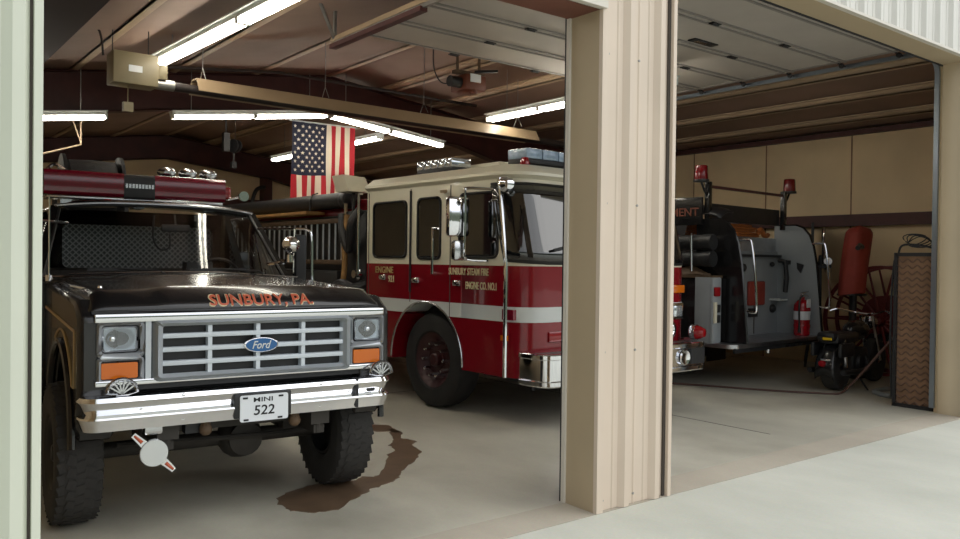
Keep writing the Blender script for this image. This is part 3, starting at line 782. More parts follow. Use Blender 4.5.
# interior
b = MB().box(cx-.83, cx+.83, 1.72, 1.95, 1.22, 1.42, bev=.04).build('dashboard', 'interior_grey', F)
MB().box(cx-.8, cx+.8, 2.3, 2.8, .75, 1.08, bev=.06).box(cx-.8, cx+.8, 2.66, 2.86, 1.0, 1.5, bev=.06).build('bench_seat', 'seat_brown', F)
st = MB().tube([(cx+.40+.19*math.cos(t*PI/12), 2.02-.09*math.sin(t*PI/12), 1.42+.17*math.sin(t*PI/12)) for t in range(24)], .014, 6, closed=True).tube([(cx+.40, 2.02, 1.42), (cx+.40, 1.86, 1.33)], .025, 8).bar((cx+.22, 2.02, 1.42), (cx+.58, 2.02, 1.42), .03, .015).build('steering_wheel', 'black_plastic', F)
m_ = MB().box(cx-.02, cx+.2, 2.02, 2.05, 1.80, 1.86, bev=.012).tube([(cx+.09, 2.04, 1.86), (cx+.09, 2.08, 1.94)], .008, 6).build('interior_mirror', 'black_plastic', F)
MB().tube(smooth_path([(cx-.06, 2.1, 1.93), (cx-.07, 2.08, 1.75), (cx-.02, 2.06, 1.66), (cx+.05, 2.07, 1.68), (cx+.06, 2.1, 1.78)]), .008, 6).build('microphone_cord', 'black_plastic', F)
r_ = MB().box(cx+.14, cx+.42, 1.80, 1.95, 1.42, 1.50).box(cx+.13, cx+.33, 1.84, 1.98, 1.50, 1.56).build('radio', 'black_plastic', F)
MB().box(cx+.20, cx+.34, 1.793, 1.80, 1.435, 1.475).build('radio_face', 'plate_white', r_)
# tool body behind the cab
b = MB().box(-.97, .97, 3.02, 5.7, .72, 1.42, bev=.02).box(-.97, -.55, 3.02, 5.7, 1.42, 1.70, bev=.015).box(.55, .97, 3.02, 5.7, 1.42, 1.66, bev=.015).build('utility_body', 'black_paint', F)
MB().box(-.80, .80, 2.97, 3.01, 1.40, 1.95).build('headboard', 'diamond_plate', F)
MB().box(-.35, .35, .35, 5.6, .55, .70).build('frame_rail', 'axle_metal', F)
# under the nose: axle, differential, springs
ax = MB().cyl((-.72, .74, .40), (.72, .74, .40), .05, seg=12).build('front_axle', 'axle_metal', F)
MB().ball((.14, .72, .41), .15, 16, sc=(1, .8, 1)).lathe([(.11, 0), (.11, .03), (.02, .05)], (.14, .60, .41), (0, -1, 0), 16).build('differential', 'axle_metal', ax)
MB().tube([(-.66, .52, .47), (.3, .50, .44), (.66, .52, .45)], .018, 6).build('tie_rod', 'axle_metal', ax)
for s in (-1, 1):
    MB().box(s*.46-.035, s*.46+.035, .12, 1.3, .50, .55).box(s*.46-.05, s*.46+.05, .62, .86, .44, .58).build('leaf_spring', 'axle_metal', F)
    MB().cyl((s*.46, .14, .60), (s*.46, .14, .50), .03, seg=10).box(s*.46-.06, s*.46+.06, .1, .3, .56, .68).build('spring_shackle', 'axle_metal', F)
    MB().ball((s*.27+.02, .10, .60), .038, 12).lathe([(.03, 0), (.022, .05)], (s*.27+.02, .10, .62), (0, 0, 1), 10).build('tow_knob', 'wood_dark', F)
MB().tube([(.52, .3, .62), (.53, .33, .52), (.56, .40, .46), (.60, .42, .45)], .012, 6).build('brake_hose', 'stripe_white', F)
# siren speaker hung under the bumper
sp_ = MB().lathe([(.05, .12), (.072, .02), (.078, 0), (.075, -.008), (0, -.008)], (-.545, .055, .507), (0, 1, 0), 32).build('siren_speaker', 'chrome_dull', F)
part_label(sp_, 'round white-faced siren speaker under the bumper')
MB().lathe([(.072, 0), (.072, .004), (0, .004)], (-.545, .047, .507), (0, -1, 0), 32).build('speaker_face', 'stripe_white', sp_)
for s in (-1, 1):
    d1 = Vector((s*.70, 0, -s*.71)).normalized()
    c0 = Vector((-.545, .06, .507)); n = Vector((d1.z, 0, -d1.x))
    b = MB(); p = [c0+d1*.065+n*.022, c0+d1*.155+n*.014, c0+d1*.155-n*.014, c0+d1*.065-n*.022]
    b.add([q+Vector((0, -.008, 0)) for q in p]+[q+Vector((0, .02, 0)) for q in p], [(0, 1, 2, 3), (7, 6, 5, 4), (0, 1, 5, 4), (1, 2, 6, 5), (2, 3, 7, 6), (3, 0, 4, 7)])
    w = b.build('speaker_wing', 'chrome', sp_)
    p = [c0+d1*.09+n*.010, c0+d1*.148+n*.006, c0+d1*.148-n*.006, c0+d1*.09-n*.010]
    MB().add([q+Vector((0, -.0095, 0)) for q in p], [(0, 1, 2, 3)]).build('reflector_strip', 'letter_orange', w, solid=.002)
MB().box(-.59, -.49, .08, .16, .60, .675, bev=.015).build('speaker_mount', 'chrome_dull', sp_)
MB().box(-.36, -.24, .12, .2, .58, .66).build('tow_bracket', 'dark_metal', F)
# antenna, fender mirror knob
MB().cyl((-.93, 1.42, 1.43), (-.93, 1.42, 1.47), .022, seg=12).tube([(-.93, 1.42, 1.47), (-.93, 1.42, 2.0)], .005, 6).build('antenna', 'chrome', F)
MB().tube([(-.86, .9, 1.41), (-.80, .5, 1.40)], .010, 6).build('fender_trim', 'chrome_dull', F)
for s in (-.78, .62): MB().lathe([(.014, 0), (.01, .012), (0, .014)], (s, .36, 1.418), (0, 0, 1), 8).build('washer_nozzle', 'chrome_dull', F)
# mirrors and spotlight
for s in (1, -1):
    c2 = 0 if s > 0 else -.12
    X = lambda x: s*x+(0 if s > 0 else -.06)
    mf = MB()
    mf.tube([(X(.69), 2.02, 1.845), (X(.90), 1.72, 1.845)], .011, 8)
    mf.tube(smooth_path([(X(.90), 1.70, 1.845), (X(.93), 1.70, 1.845), (X(1.0), 1.70, 1.84), (X(1.04), 1.70, 1.78), (X(1.045), 1.70, 1.5), (X(1.045), 1.70, 1.36), (X(.96), 1.74, 1.34)], 4), .011, 8)
    mf.tube([(X(.90), 1.72, 1.845), (X(.90), 1.74, 1.36)], .008, 6)
    mf = mf.build('mirror_frame', 'chrome', F)
    hx = sorted((X(.905), X(1.0)))
    MB().box(hx[0], hx[1], 1.70, 1.74, 1.41, 1.80, bev=.015).build('mirror_head', 'dark_metal', mf)
    if s < 0: continue
    sp2 = MB().lathe([(0, -.10), (.035, -.09), (.06, -.05), (.068, 0), (.062, .02), (0, .025)], (X(.80), 1.52, 1.71), (.75, .66, .0), 24).build('spotlight', 'chrome', F)
    MB().tube([(X(.80), 1.56, 1.63), (X(.78), 1.60, 1.57), (X(.68), 1.74, 1.55)], .016, 8).cyl((X(.80), 1.56, 1.63), (X(.80), 1.56, 1.57), .028, seg=12).build('spotlight_arm', 'chrome', sp2)
# light bar
lb = MB()
LX0, LX1, LY, LZ0, LZ1 = -.86, .555, 2.62, 2.085, 2.285
def lbsec(y0, y1, z0, z1): return rrect(y0, y1, z0, z1, .03, 3)
bar_ = MB().box(LX0+.02, LX1-.02, LY-.13, LY+.13, LZ0-.03, LZ0, bev=.01).build('light_bar', 'chrome_dull', F)
part_label(bar_, 'long dark red light bar on the cab roof')
for (a, c) in ((LX0, -.275), (-.035, LX1)):
    MB().prism(lbsec(LY-.14, LY+.14, LZ0, LZ1), YZ, a, c).build('lens', 'lens_red_dark', bar_)
b = MB().prism(lbsec(LY-.142, LY+.142, LZ0-.02, LZ1-.005), YZ, -.275, -.035).build('speaker_housing', 'dark_metal', bar_)
b = MB()
for i in range(9): b.box(-.265+i*.0253, -.265+i*.0253+.018, LY-.152, LY-.14, 2.165, 2.20)
b.build('speaker_grille', 'chrome_dull', bar_)
b = MB()
for x in (-.7, -.15, .42): b.box(x-.04, x+.04, LY-.1, LY+.1, 2.0, LZ0-.02)
b.build('mount_foot', 'chrome_dull', bar_)
for x in (-.40, -.08, .30): MB().box(x-.03, x+.03, LY-.16, LY-.12, LZ0-.055, LZ0-.02, bev=.008).build('marker_light', 'lens_red', bar_)
MB().box(LX1, LX1+.07, LY-.08, LY+.06, 2.12, 2.23, bev=.02).build('end_cap', 'lens_red', bar_)
b = MB().lathe([(.035, 0), (.045, .07), (.0, .07)], (LX1+.17, LY-.05, 2.15), (0, -1, 0), 14).tube([(LX1+.05, LY, 2.12), (LX1+.17, LY, 2.15)], .012, 6).build('side_beacon', 'chrome', bar_)
# hose reel and work lamps on a rack behind the cab
rk = MB()
for x in (-.70, .70): rk.tube([(x, 3.25, 1.66), (x, 3.25, 2.26)], .022, 8)
rk.tube([(-.70, 3.25, 2.26), (.70, 3.25, 2.26)], .022, 8)
rk = rk.build('lamp_rack', 'dark_metal', F)
for x in (.22, .41, .60):
    l = MB().lathe([(0, .10), (.05, .085), (.082, .03), (.086, 0), (.08, -.008), (0, -.006)], (x, 3.22, 2.385), (.12, -1, -.08), 20, sc=(1, .62)).build('work_lamp', 'chrome_dull', rk)
    MB().lathe([(.075, 0), (0, .012)], (x, 3.215, 2.384), (.12, -1, -.08), 20, sc=(1, .62)).build('lens', 'lens_clear', l)
    MB().tube([(x, 3.25, 2.26), (x, 3.23, 2.34)], .014, 6).build('stalk', 'dark_metal', l)
rl = MB().lathe([(.12, -.26), (.30, -.26), (.30, -.23), (.14, -.22), (.14, .22), (.30, .23), (.30, .26), (.12, .26)], (-.34, 3.75, 2.25), (1, 0, 0), 40).build('hose_reel', 'dark_metal', F)
MB().lathe([(.14, -.21), (.25, -.2), (.26, 0), (.25, .2), (.14, .21)], (-.34, 3.75, 2.25), (1, 0, 0), 32).build('wound_hose', 'hose_black', rl)
b = MB()
for x in (-.64, -.04): b.bar((x, 3.5, 1.42), (x, 3.75, 2.25), .04, .04).bar((x, 4.0, 1.42), (x, 3.75, 2.25), .04, .04)
b.build('reel_stand', 'dark_metal', rl)
MB().tube(smooth_path([(-.72, 3.3, 2.28), (-.76, 3.3, 2.34), (-.70, 3.3, 2.40), (-.62, 3.3, 2.36)]), .016, 6).build('rack_hook', 'chrome', rk)
# ---------------------------------------------------------------- red and cream fire engine
E = thing('fire_engine', 'red and cream cab-forward fire engine with dark side windows beside the black truck', 'fire engine', (5.0, 5.0, 0), math.radians(2.1))
WE = 2.60; YF0 = .66; YB = 3.40; WY, WZ, WR = 2.22, .515, .63
def plan(off=0., n=7, r=.30, YF0=.66):
    pts = [(-off, YB)]
    for i in range(n+1):
        a = PI+PI/2*i/n; pts.append((r+(r+off)*math.cos(a), YF0+r+(r+off)*math.sin(a)))
    for i in range(n+1):
        a = -PI/2+PI/2*i/n; pts.append((WE-r+(r+off)*math.cos(a), YF0+r+(r+off)*math.sin(a)))
    pts.append((WE+off, YB))
    return pts
def arcz(y):
    d = WR**2-(y-WY)**2
    return WZ+math.sqrt(d) if d > 0 else 0
def band(name, z0, z1, m, off=0.):
    b = MB()
    ya = WY-WR
    front = [p for p in plan(off) if p[1] < ya-.001]
    poly = [(-off, ya)]+front+[(WE+off, ya)]
    b.prism(poly, XY, z0, z1)
    N = 40
    for s0, s1 in ((-off, .30), (WE-.30, WE+off)):
        for i in range(N):
            y0 = ya+(YB-ya)*i/N; y1 = ya+(YB-ya)*(i+1)/N
            a0 = max(z0, arcz(y0)); a1 = max(z0, arcz(y1))
            if a0 >= z1-1e-4 and a1 >= z1-1e-4: continue
            a0 = min(a0, z1); a1 = min(a1, z1)
            b.add([(s0, y0, a0), (s0, y1, a1), (s0, y1, z1), (s0, y0, z1), (s1, y0, a0), (s1, y1, a1), (s1, y1, z1), (s1, y0, z1)],
                  [(0, 1, 2, 3), (7, 6, 5, 4), (0, 1, 5, 4), (2, 3, 7, 6)]+([(0, 3, 7, 4)] if i == 0 else [])+([(1, 2, 6, 5)] if i == N-1 else []))
    return b.build(name, m, E, ang=30)
band('lower_panel', .49, 1.02, 'fire_red')
part_label(band('stripe', 1.02, 1.165, 'stripe_white', .003), 'white stripe along the red cab')
band('door_panel', 1.165, 1.555, 'fire_red')
up = MB()
pa, pb_ = plan(), plan(0., YF0=.87, r=.32)
n = len(pa)
lv = [(p, 1.555) for p in (pa,)]+[(pa, 1.62), (pb_, 2.43)]
vs = []
for p, z in ((pa, 1.555), (pa, 1.62), (pb_, 2.43)): vs += [(x, y, z) for x, y in p]
up.add(vs, [(k*n+i, k*n+(i+1) % n, (k+1)*n+(i+1) % n, (k+1)*n+i) for k in range(2) for i in range(n)]+[list(range(n)), [2*n+i for i in range(n)]])
up.build('upper_cab', 'cab_cream', E, ang=30)
# roof cap with bevelled flared brim
def plan2(off): return plan(off)
rfm = MB()
RK = dict(YF0=.86, r=.32)
p0, p1, p2, p3 = plan(.0, **RK), plan(.05, **RK), plan(.045, **RK), plan(-.08, **RK)
n = len(p0); vs = [(x, y, 2.40) for x, y in p0]+[(x, y-.02, 2.43) for x, y in p1]+[(x, y-.02, 2.46) for x, y in p2]+[(x, y, 2.545) for x, y in p3]
rfm.add(vs, [(k*n+i, k*n+(i+1) % n, (k+1)*n+(i+1) % n, (k+1)*n+i) for k in range(3) for i in range(n)]+[list(range(n)), [3*n+i for i in range(n)]])
rfm.build('roof', 'cab_cream', E, ang=25)
MB().box(.3, 2.12, WY-.5, YB+.2, .45, 1.1).build('chassis', 'dark_metal', E)
MB().box(.26, WE-.26, .9, WY-WR-.05, .42, .5).build('floor_pan', 'dark_metal', E)
# wheel well liner and fender trim
for s, x in ((-1, -.006), (1, WE+.006)):
    MB().tube([(x, WY+(WR+.01)*math.cos(math.radians(a)), WZ+(WR+.01)*math.sin(math.radians(a))) for a in range(0, 181, 6)], .011, 8).build('wheel_arch_trim', 'chrome_dull', E)
    wheel('front_wheel', E, (.23 if s < 0 else WE-.23, WY, .52), .52, .29, .29, s, 'rim_red_shaded', 0, 10, .022, m_lug='chrome', lug_out=.05)
    wheel('rear_wheel', E, (.22 if s < 0 else WE-.22, 7.4, .52), .52, .29, .29, s, 'rim_red_shaded', 0)
# side windows
def swin(y0, y1, z0, z1, r=.07, lab=None):
    for x, s in ((0, -1), (WE, 1)):
        b = MB(); ring(b, rrect(y0, y1, z0, z1, r), rrect(y0+.025, y1-.025, z0+.025, z1-.025, r*.8), YZ, x+s*.014, x-s*.01)
        w = b.build('side_window', 'black_plastic', E, ang=30)
        MB().prism(rrect(y0+.01, y1-.01, z0+.01, z1-.01, r), YZ, x+s*.006, x-s*.004).build('pane', 'glass_dark', w)
swin(2.575, 3.265, 1.62, 2.265); swin(1.955, 2.385, 1.605, 2.275); swin(1.045, 1.66, 1.62, 2.285, .08)
# door seams
for x, s in ((0, -1), (WE, 1)):
    b = MB()
    for y, z0 in ((2.51, 1.14), (1.80, 1.02), (3.36, .5)): b.box(min(x+s*.004, x-s*.002), max(x+s*.004, x-s*.002), y-.006, y+.006, z0, 2.38)
    b.build('door_seam', 'groove', E)
    MB().cyl((x+s*.012, 2.50, 1.25), (x+s*.012, 2.50, 2.36), .012, seg=8).build('door_hinge', 'dark_metal', E)
    for y, z in ((3.05, 1.40), (2.40, 1.38), (1.68, 1.37)):
        MB().box(min(x, x+s*.02), max(x, x+s*.02), y-.06, y+.06, z-.03, z+.03, bev=.008).box(min(x, x+s*.045), max(x, x+s*.045), y-.05, y+.03, z-.01, z+.015, bev=.004).build('door_handle', 'chrome', E)
    MB().tube([(x, 2.03, 1.93), (x+s*.06, 2.03, 1.93), (x+s*.06, 2.03, 1.46), (x, 2.03, 1.46)], .016, 8).build('grab_handle', 'chrome', E)
    MB().tube([(x, 3.52, 2.38), (x+s*.05, 3.52, 2.38), (x+s*.05, 3.52, 1.42), (x, 3.52, 1.42)], .017, 8).build('rear_grab_handle', 'chrome', E)
    MB().tube([(x+s*.010, .925, .49), (x+s*.010, .925, 1.56), (x+s*.010, 1.035, 2.40)], .022, 8).build('corner_molding', 'chrome', E)
    MB().cyl((x, 1.85, 2.31), (x+s*.04, 1.85, 2.31), .02, seg=10).box(min(x, x+s*.05), max(x, x+s*.05), 1.80, 1.92, 2.30, 2.33).build('drip_light', 'chrome', E)
# lettering
R_ = (PI/2, 0, -PI/2)
text('lettering', 'SUNBURY STEAM FIRE', 'gold_leaf', E, (-.006, 1.50, 1.49), R_, .63, .072, .006)
text('lettering', 'ENGINE CO. NO.1', 'gold_leaf', E, (-.006, 1.30, 1.352), R_, .47, .075, .006)
text('lettering', 'ENGINE', 'gold_line', E, (-.006, 3.02, 1.485), R_, .36, .075, .006)
text('lettering', '921', 'gold_leaf', E, (-.006, 2.88, 1.385), R_, .11, .075, .006)
# mirrors
for x, s in ((0, -1), (WE, 1)):
    X = x+s*.24
    mr = MB().tube(smooth_path([(x, 1.12, 2.30), (X-s*.02, 1.26, 2.30), (X, 1.27, 2.26), (X, 1.27, 2.0), (X, 1.27, 1.66), (X-s*.05, 1.27, 1.61), (x, 1.2, 1.60)], 5), .013, 8).build('mirror_frame', 'chrome', E)
    h_ = MB().box(X-.17, X+.10, 1.30, 1.38, 1.83, 2.22, bev=.04).build('mirror_head', 'chrome', mr)
    MB().box(X-.14, X+.07, 1.378, 1.386, 1.86, 2.19).build('mirror_glass', 'chrome_dull', mr)
    MB().box(X-.10, X+.06, 1.30, 1.38, 1.60, 1.80, bev=.035).build('convex_mirror', 'chrome_dull', mr)
# windshield wrapped around the front corners
def glassband(off, z0, z1, ystart, m, name, par, th=.012, inset=0.):
    def dens(pl_, ys):
        pl_ = [(-off, ys)]+pl_[1:-1]+[(WE+off, ys)]
        out = []
        for i in range(len(pl_)-1):
            a, c = Vector(pl_[i]), Vector(pl_[i+1])
            for k in range(12 if abs(i-8) < 1 else 3): out.append(a.lerp(c, k/(12 if abs(i-8) < 1 else 3)))
        return out+[Vector(pl_[-1])]
    A, B = dens(plan(off, n=8), ystart), dens(plan(off, n=8, YF0=.87, r=.32), ystart+.08)
    tot = len(A)-1; vs = []; NV = 8
    for i in range(tot+1):
        t = i/tot; e = min(t, 1-t)
        za = z0+(.10*max(0, 1-e/.05)**2)-.03*math.sin(PI*t); zb = z1-(.10*max(0, 1-e/.06)**2)
        for j in range(NV+1):
            z = za+(zb-za)*j/NV; q = (z-1.62)/.81
            p = A[i].lerp(B[i], max(0, q)); vs.append((p.x, p.y, z))
    return MB().add(vs, [(i*(NV+1)+j, (i+1)*(NV+1)+j, (i+1)*(NV+1)+j+1, i*(NV+1)+j+1) for i in range(tot) for j in range(NV)]).build(name, m, par, ang=40, solid=th, off=0)
def glassband_unused(off, z0, z1, ystart, m, name, par, th=.012, inset=0.):
    pl_ = plan(off)
    out = []
    for i in range(len(pl_)-1):
        a, c = Vector(pl_[i]), Vector(pl_[i+1]); nn = max(1, int((c-a).length/.05))
        for k in range(nn): out.append(a.lerp(c, k/nn))
    out.append(Vector(pl_[-1]))
    tot = len(out)-1
    def zt(i): t = i/tot; e = min(t, 1-t); return z1-(.16*max(0, 1-e/.06)**2 if e < .06 else 0)
    def zb(i): t = i/tot; e = min(t, 1-t); return z0+(.14*max(0, 1-e/.05)**2 if e < .05 else 0)-.03*math.sin(PI*t)
    vs = [(p.x, p.y, zb(i)) for i, p in enumerate(out)]+[(p.x, p.y, zt(i)) for i, p in enumerate(out)]
    k = len(out)
    return MB().add(vs, [(i, i+1, k+i+1, k+i) for i in range(k-1)]).build(name, m, par, ang=40, solid=th, off=0)
sl = glassband(.006, 1.60, 2.36, .945, 'black_plastic', 'windshield_seal', E)
glassband(.014, 1.63, 2.33, .93, 'glass_dark', 'windshield', E, .01)
for x in (.75, 1.7):
    w = MB().tube([(x, YF0-.03, 1.575), (x-.04, YF0-.05, 1.66), (x-.2, YF0-.045, 1.76)], .010, 6).build('wiper', 'black_plastic', E)
    MB().bar((x-.42, YF0-.035, 1.71), (x+.05, YF0-.035, 1.80), .015, .025).build('blade', 'black_plastic', w)
# front face
MB().box(.66, 1.06, YF0-.03, YF0+.06, .98, 1.16, bev=.012).build('headlight_housing', 'chrome', E)
for x in (.77, .95): MB().box(x-.075, x+.075, YF0-.04, YF0-.028, 1.01, 1.13, bev=.01).build('headlight', 'lens_clear', E)
MB().box(.68, .90, YF0-.03, YF0+.06, 1.27, 1.36, bev=.012).build('turn_signal', 'lens_amber', E)
MB().box(1.10, 1.92, YF0-.03, YF0, .70, 1.38, bev=.012).build('front_grille', 'black_plastic', E)
for s in (-1, 1):
    X = lambda v: WE/2+s*(v-WE/2) if s > 0 else WE-(WE/2+(v-WE/2))
    for (a, c, z0, z1, m, nm) in () if s < 0 else ((2.20, 2.40, 1.27, 1.36, 'lens_amber', 'turn_signal'), (2.0, 2.40, .98, 1.16, 'chrome', 'headlight_housing')):
        xs = sorted((X(a), X(c)))
        if nm == 'turn_signal': xs = sorted((X(2.20), X(2.42)))
        hh = MB().box(xs[0], xs[1], YF0-.03, YF0+.06, z0, z1, bev=.012).build(nm, m, E)
        if nm == 'headlight_housing':
            for q in (.27, .73):
                MB().box(xs[0]+(xs[1]-xs[0])*q-.075, xs[0]+(xs[1]-xs[0])*q+.075, YF0-.04, YF0-.028, z0+.03, z1-.03, bev=.01).build('headlight', 'lens_clear', hh)
    xs = sorted((X(2.16), X(1.99)))
    if s > 0: MB().lathe([(.10, 0), (.095, .05), (.06, .055), (0, .02)], (X(2.15), YF0-.0, .87), (0, -1, 0), 24).build('air_horn', 'chrome', E)
MB().box(.30, .62, YF0-.02, YF0+.01, .83, .93, bev=.008).build('warning_light', 'lens_red', E)
MB().box(-.012, .02, .90, .99, .84, .89).build('side_reflector', 'lens_amber', E)
MB().box(-.006, .08, .82, .98, 1.04, 1.14).build('corner_marker', 'lens_red_dark', E)
b = MB()
for z in (1.025, 1.16): pass
# bumper
def bpath(hw0, hw1, y0, r, yb, n=6):
    pth = [((hw0, yb), (-1, 0)), ((hw0, y0+r), (-1, 0))]
    for i in range(1, n): a = PI+PI/2*i/n; pth.append(((hw0+r+r*math.cos(a), y0+r+r*math.sin(a)), (math.cos(a), math.sin(a))))
    for i in range(0, 13): pth.append(((hw0+r+(hw1-hw0-2*r)*i/12, y0), (0, -1)))
    for i in range(1, n): a = -PI/2+PI/2*i/n; pth.append(((hw1-r+r*math.cos(a), y0+r+r*math.sin(a)), (math.cos(a), math.sin(a))))
    return pth+[((hw1, y0+r), (1, 0)), ((hw1, yb), (1, 0))]
sec = [(-.06, .745), (0, .745), (.012, .735), (.012, .70), (0, .692), (0, .50), (.012, .49), (.012, .452), (0, .44), (-.06, .44)]
bm_ = MB().sweep(sec, bpath(.03, WE-.05, .40, .14, .76)).build('front_bumper', 'chrome', E, ang=25)
MB().box(.08, WE-.08, .45, .70, .70, .735).build('bumper_deck', 'diamond_plate', bm_)
MB().box(2.20, 2.44, .375, .395, .515, .68).build('bumper_grille', 'black_plastic', bm_)
MB().lathe([(.07, 0), (.085, .02), (.075, .035), (.0, .02)], (2.08, .395, .595), (0, -1, 0), 24).build('bumper_lamp', 'chrome', bm_)
MB().lathe([(.07, 0), (.085, .02), (.075, .035), (.0, .02)], (.50, .395, .595), (0, -1, 0), 24).build('bumper_lamp', 'chrome', bm_)
MB().tube([(.06, .60, .40), (.06, .62, .46)], .02, 6).build('bumper_bracket', 'dark_metal', bm_)
# siren on the bumper end
s_ = MB().lathe([(0, .15), (.045, .14), (.07, .09), (.08, .03), (.085, 0), (.07, -.01), (.045, .02), (0, .03)], (2.42, .52, .84), (.2, -1, .0), 24).build('siren', 'lens_red', E)
MB().lathe([(.083, -.012), (.090, .0), (.086, .05)], (2.42, .52, .84), (.2, -1, 0), 24, caps=False).lathe([(.05, -.03), (.055, 0), (0, .01)], (2.42, .52, .84), (.2, -1, 0), 14).build('siren_ring', 'chrome', s_)
MB().box(2.37, 2.47, .50, .60, .735, .78).build('siren_foot', 'chrome_dull', s_)
# roof light bars
def roofbar(c, L, ang, col, nm):
    R3 = Matrix.Rotation(ang, 3, 'Z')
    b = MB().obox(Vector(c)+Vector((0, 0, .025)), (L, .26, .05), R3, 0, .008).build('light_bar', 'dark_metal', E)
    k = 5
    for i in range(k):
        x = -L/2+L*(i+.5)/k
        MB().obox(Vector(c)+R3 @ Vector((x, 0, .10)), (L/k-.012, .28, .10), R3, 0, .012).build('lens', col[i % len(col)], b)
    b2 = MB()
    for q in (-.4, .4): b2.obox(Vector(c)+R3 @ Vector((L*q, 0, -.02)), (.05, .2, .09), R3)
    b2.build('mount_foot', 'dark_metal', b)
    return b
roofbar((.90, 1.16, 2.575), 1.15, 0, ['lens_blue', 'lens_blue', 'lens_blue'], 'a')
roofbar((.42, 2.48, 2.575), .66, PI/2, ['lens_clear'], 'b')
b = MB().box(.62, 1.25, 1.75, 2.45, 2.54, 2.68, bev=.03).build('roof_vent', 'cab_cream', E)
MB().lathe([(.05, 0), (.05, .02), (.035, .07), (0, .08)], (.27, .98, 2.545), (0, 0, 1), 14).build('red_beacon', 'lens_red', E)
# spot lamp at the windshield corner
MB().lathe([(0, .10), (.05, .08), (.075, .03), (.08, 0), (.07, -.015), (0, -.02)], (-.02, .93, 2.33), (-.3, -1, 0), 22).tube([(-.02, 1.0, 2.33), (.02, 1.08, 2.36)], .015, 6).build('corner_spotlight', 'chrome', E)
# folded sun shades seen in the windshield corner
# ---- pump panel, body, hoses, ladder
MB().box(.12, WE-.12, YB+.22, 4.15, .55, 2.20, bev=.01).build('pump_module', 'black_plastic', E)
for z, y in ((1.42, 3.75), (1.75, 3.95), (1.2, 3.95)): MB().lathe([(.07, 0), (.07, .03), (.05, .05), (.05, .09), (0, .09)], (.12, y, z), (-1, 0, 0), 16).build('discharge_cap', 'chrome_dull', E)
MB().tube(smooth_path([(.05, 3.95, 2.15), (.02, 3.95, 1.8), (.04, 3.98, 1.5), (.02, 4.0, 1.25)]), .035, 10).build('pump_strap', 'wood', E)
MB().tube(smooth_path([(.06, 3.65, 2.2), (-.04, 3.68, 2.05), (-.02, 3.75, 1.85), (.02, 3.85, 1.72), (.0, 3.95, 1.9), (.04, 4.05, 2.15)]), .055, 10).build('preconnect_hose', 'hose_black', E)
MB().tube(smooth_path([(.08, 3.55, 1.3), (-.06, 3.62, 1.25), (-.08, 3.8, 1.3), (-.05, 4.0, 1.28), (.08, 4.1, 1.3)]), .06, 10).build('suction_elbow', 'hose_black', E)
MB().box(.30, WE-.02, 4.15, 9.2, .62, 2.30, bev=.015).box(.30, WE-.02, 3.62, 4.15, 2.2, 2.36, bev=.01).build('rear_body', 'fire_red', E)
MB().box(.285, .31, 4.2, 9.2, 1.45, 2.17).box(.06, .30, 4.2, 6.7, .62, 1.45, bev=.01).box(.06, .30, 8.1, 9.2, .62, 1.45, bev=.01).box(.06, .30, 6.7, 8.1, 1.15, 1.45, bev=.01).build('side_compartments', 'black_plastic', E)
# ladder on its side
lad = MB()
for z in (2.09, 1.56): lad.box(.10, .15, 4.12, 8.6, z-.03, z+.03, bev=.006)
lad = lad.build('ladder', 'wood_dark', E)
for i in range(28):
    y = 4.2+i*.158
    MB().cyl((.125, y, 1.57), (.125, y, 2.08), .014, seg=6).build('rung', 'alu', lad)
MB().bar((.12, 4.10, 2.12), (.12, 4.10, 2.30), .03, .03).build('ladder_hook', 'heater_tan', lad)
hs = MB().tube([(.22, 4.22, 2.36), (.22, 8.2, 2.36)], .105, 16)
for i in range(60): pass
hs = hs.build('suction_hose', 'hose_black', E)
MB().lathe([(.115, 0), (.12, .03), (.115, .12), (.105, .14)], (.22, 4.16, 2.36), (0, 1, 0), 18).lathe([(.07, 0), (.0, .0)], (.22, 4.15, 2.36), (0, 1, 0), 14).build('coupling', 'dark_metal', hs)
MB().box(.02, .34, 4.95, 8.4, 2.195, 2.235).build('hose_trough', 'wood', E)
MB().tube([(.10, 5.0, 2.2), (.10, 5.0, 2.36), (.14, 5.0, 2.46), (.22, 5.0, 2.485)], .01, 6).build('hose_strap', 'dark_metal', E)
# flood light on a pole
f_ = MB()
f_.add([(-.10, 3.66, 2.42), (.16, 3.56, 2.41), (.16, 3.90, 2.41), (-.10, 3.96, 2.42), (-.14, 3.74, 2.62), (.12, 3.66, 2.60), (.12, 3.94, 2.60), (-.14, 4.0, 2.62)],
       [(0, 1, 2, 3), (4, 5, 6, 7), (0, 1, 5, 4), (1, 2, 6, 5), (2, 3, 7, 6), (3, 0, 4, 7)])
f_ = f_.build('flood_light', 'cab_cream', E)
MB().bar((.05, 3.8, 2.10), (.05, 3.8, 2.42), .03, .03).build('flood_light_pole', 'dark_metal', f_)
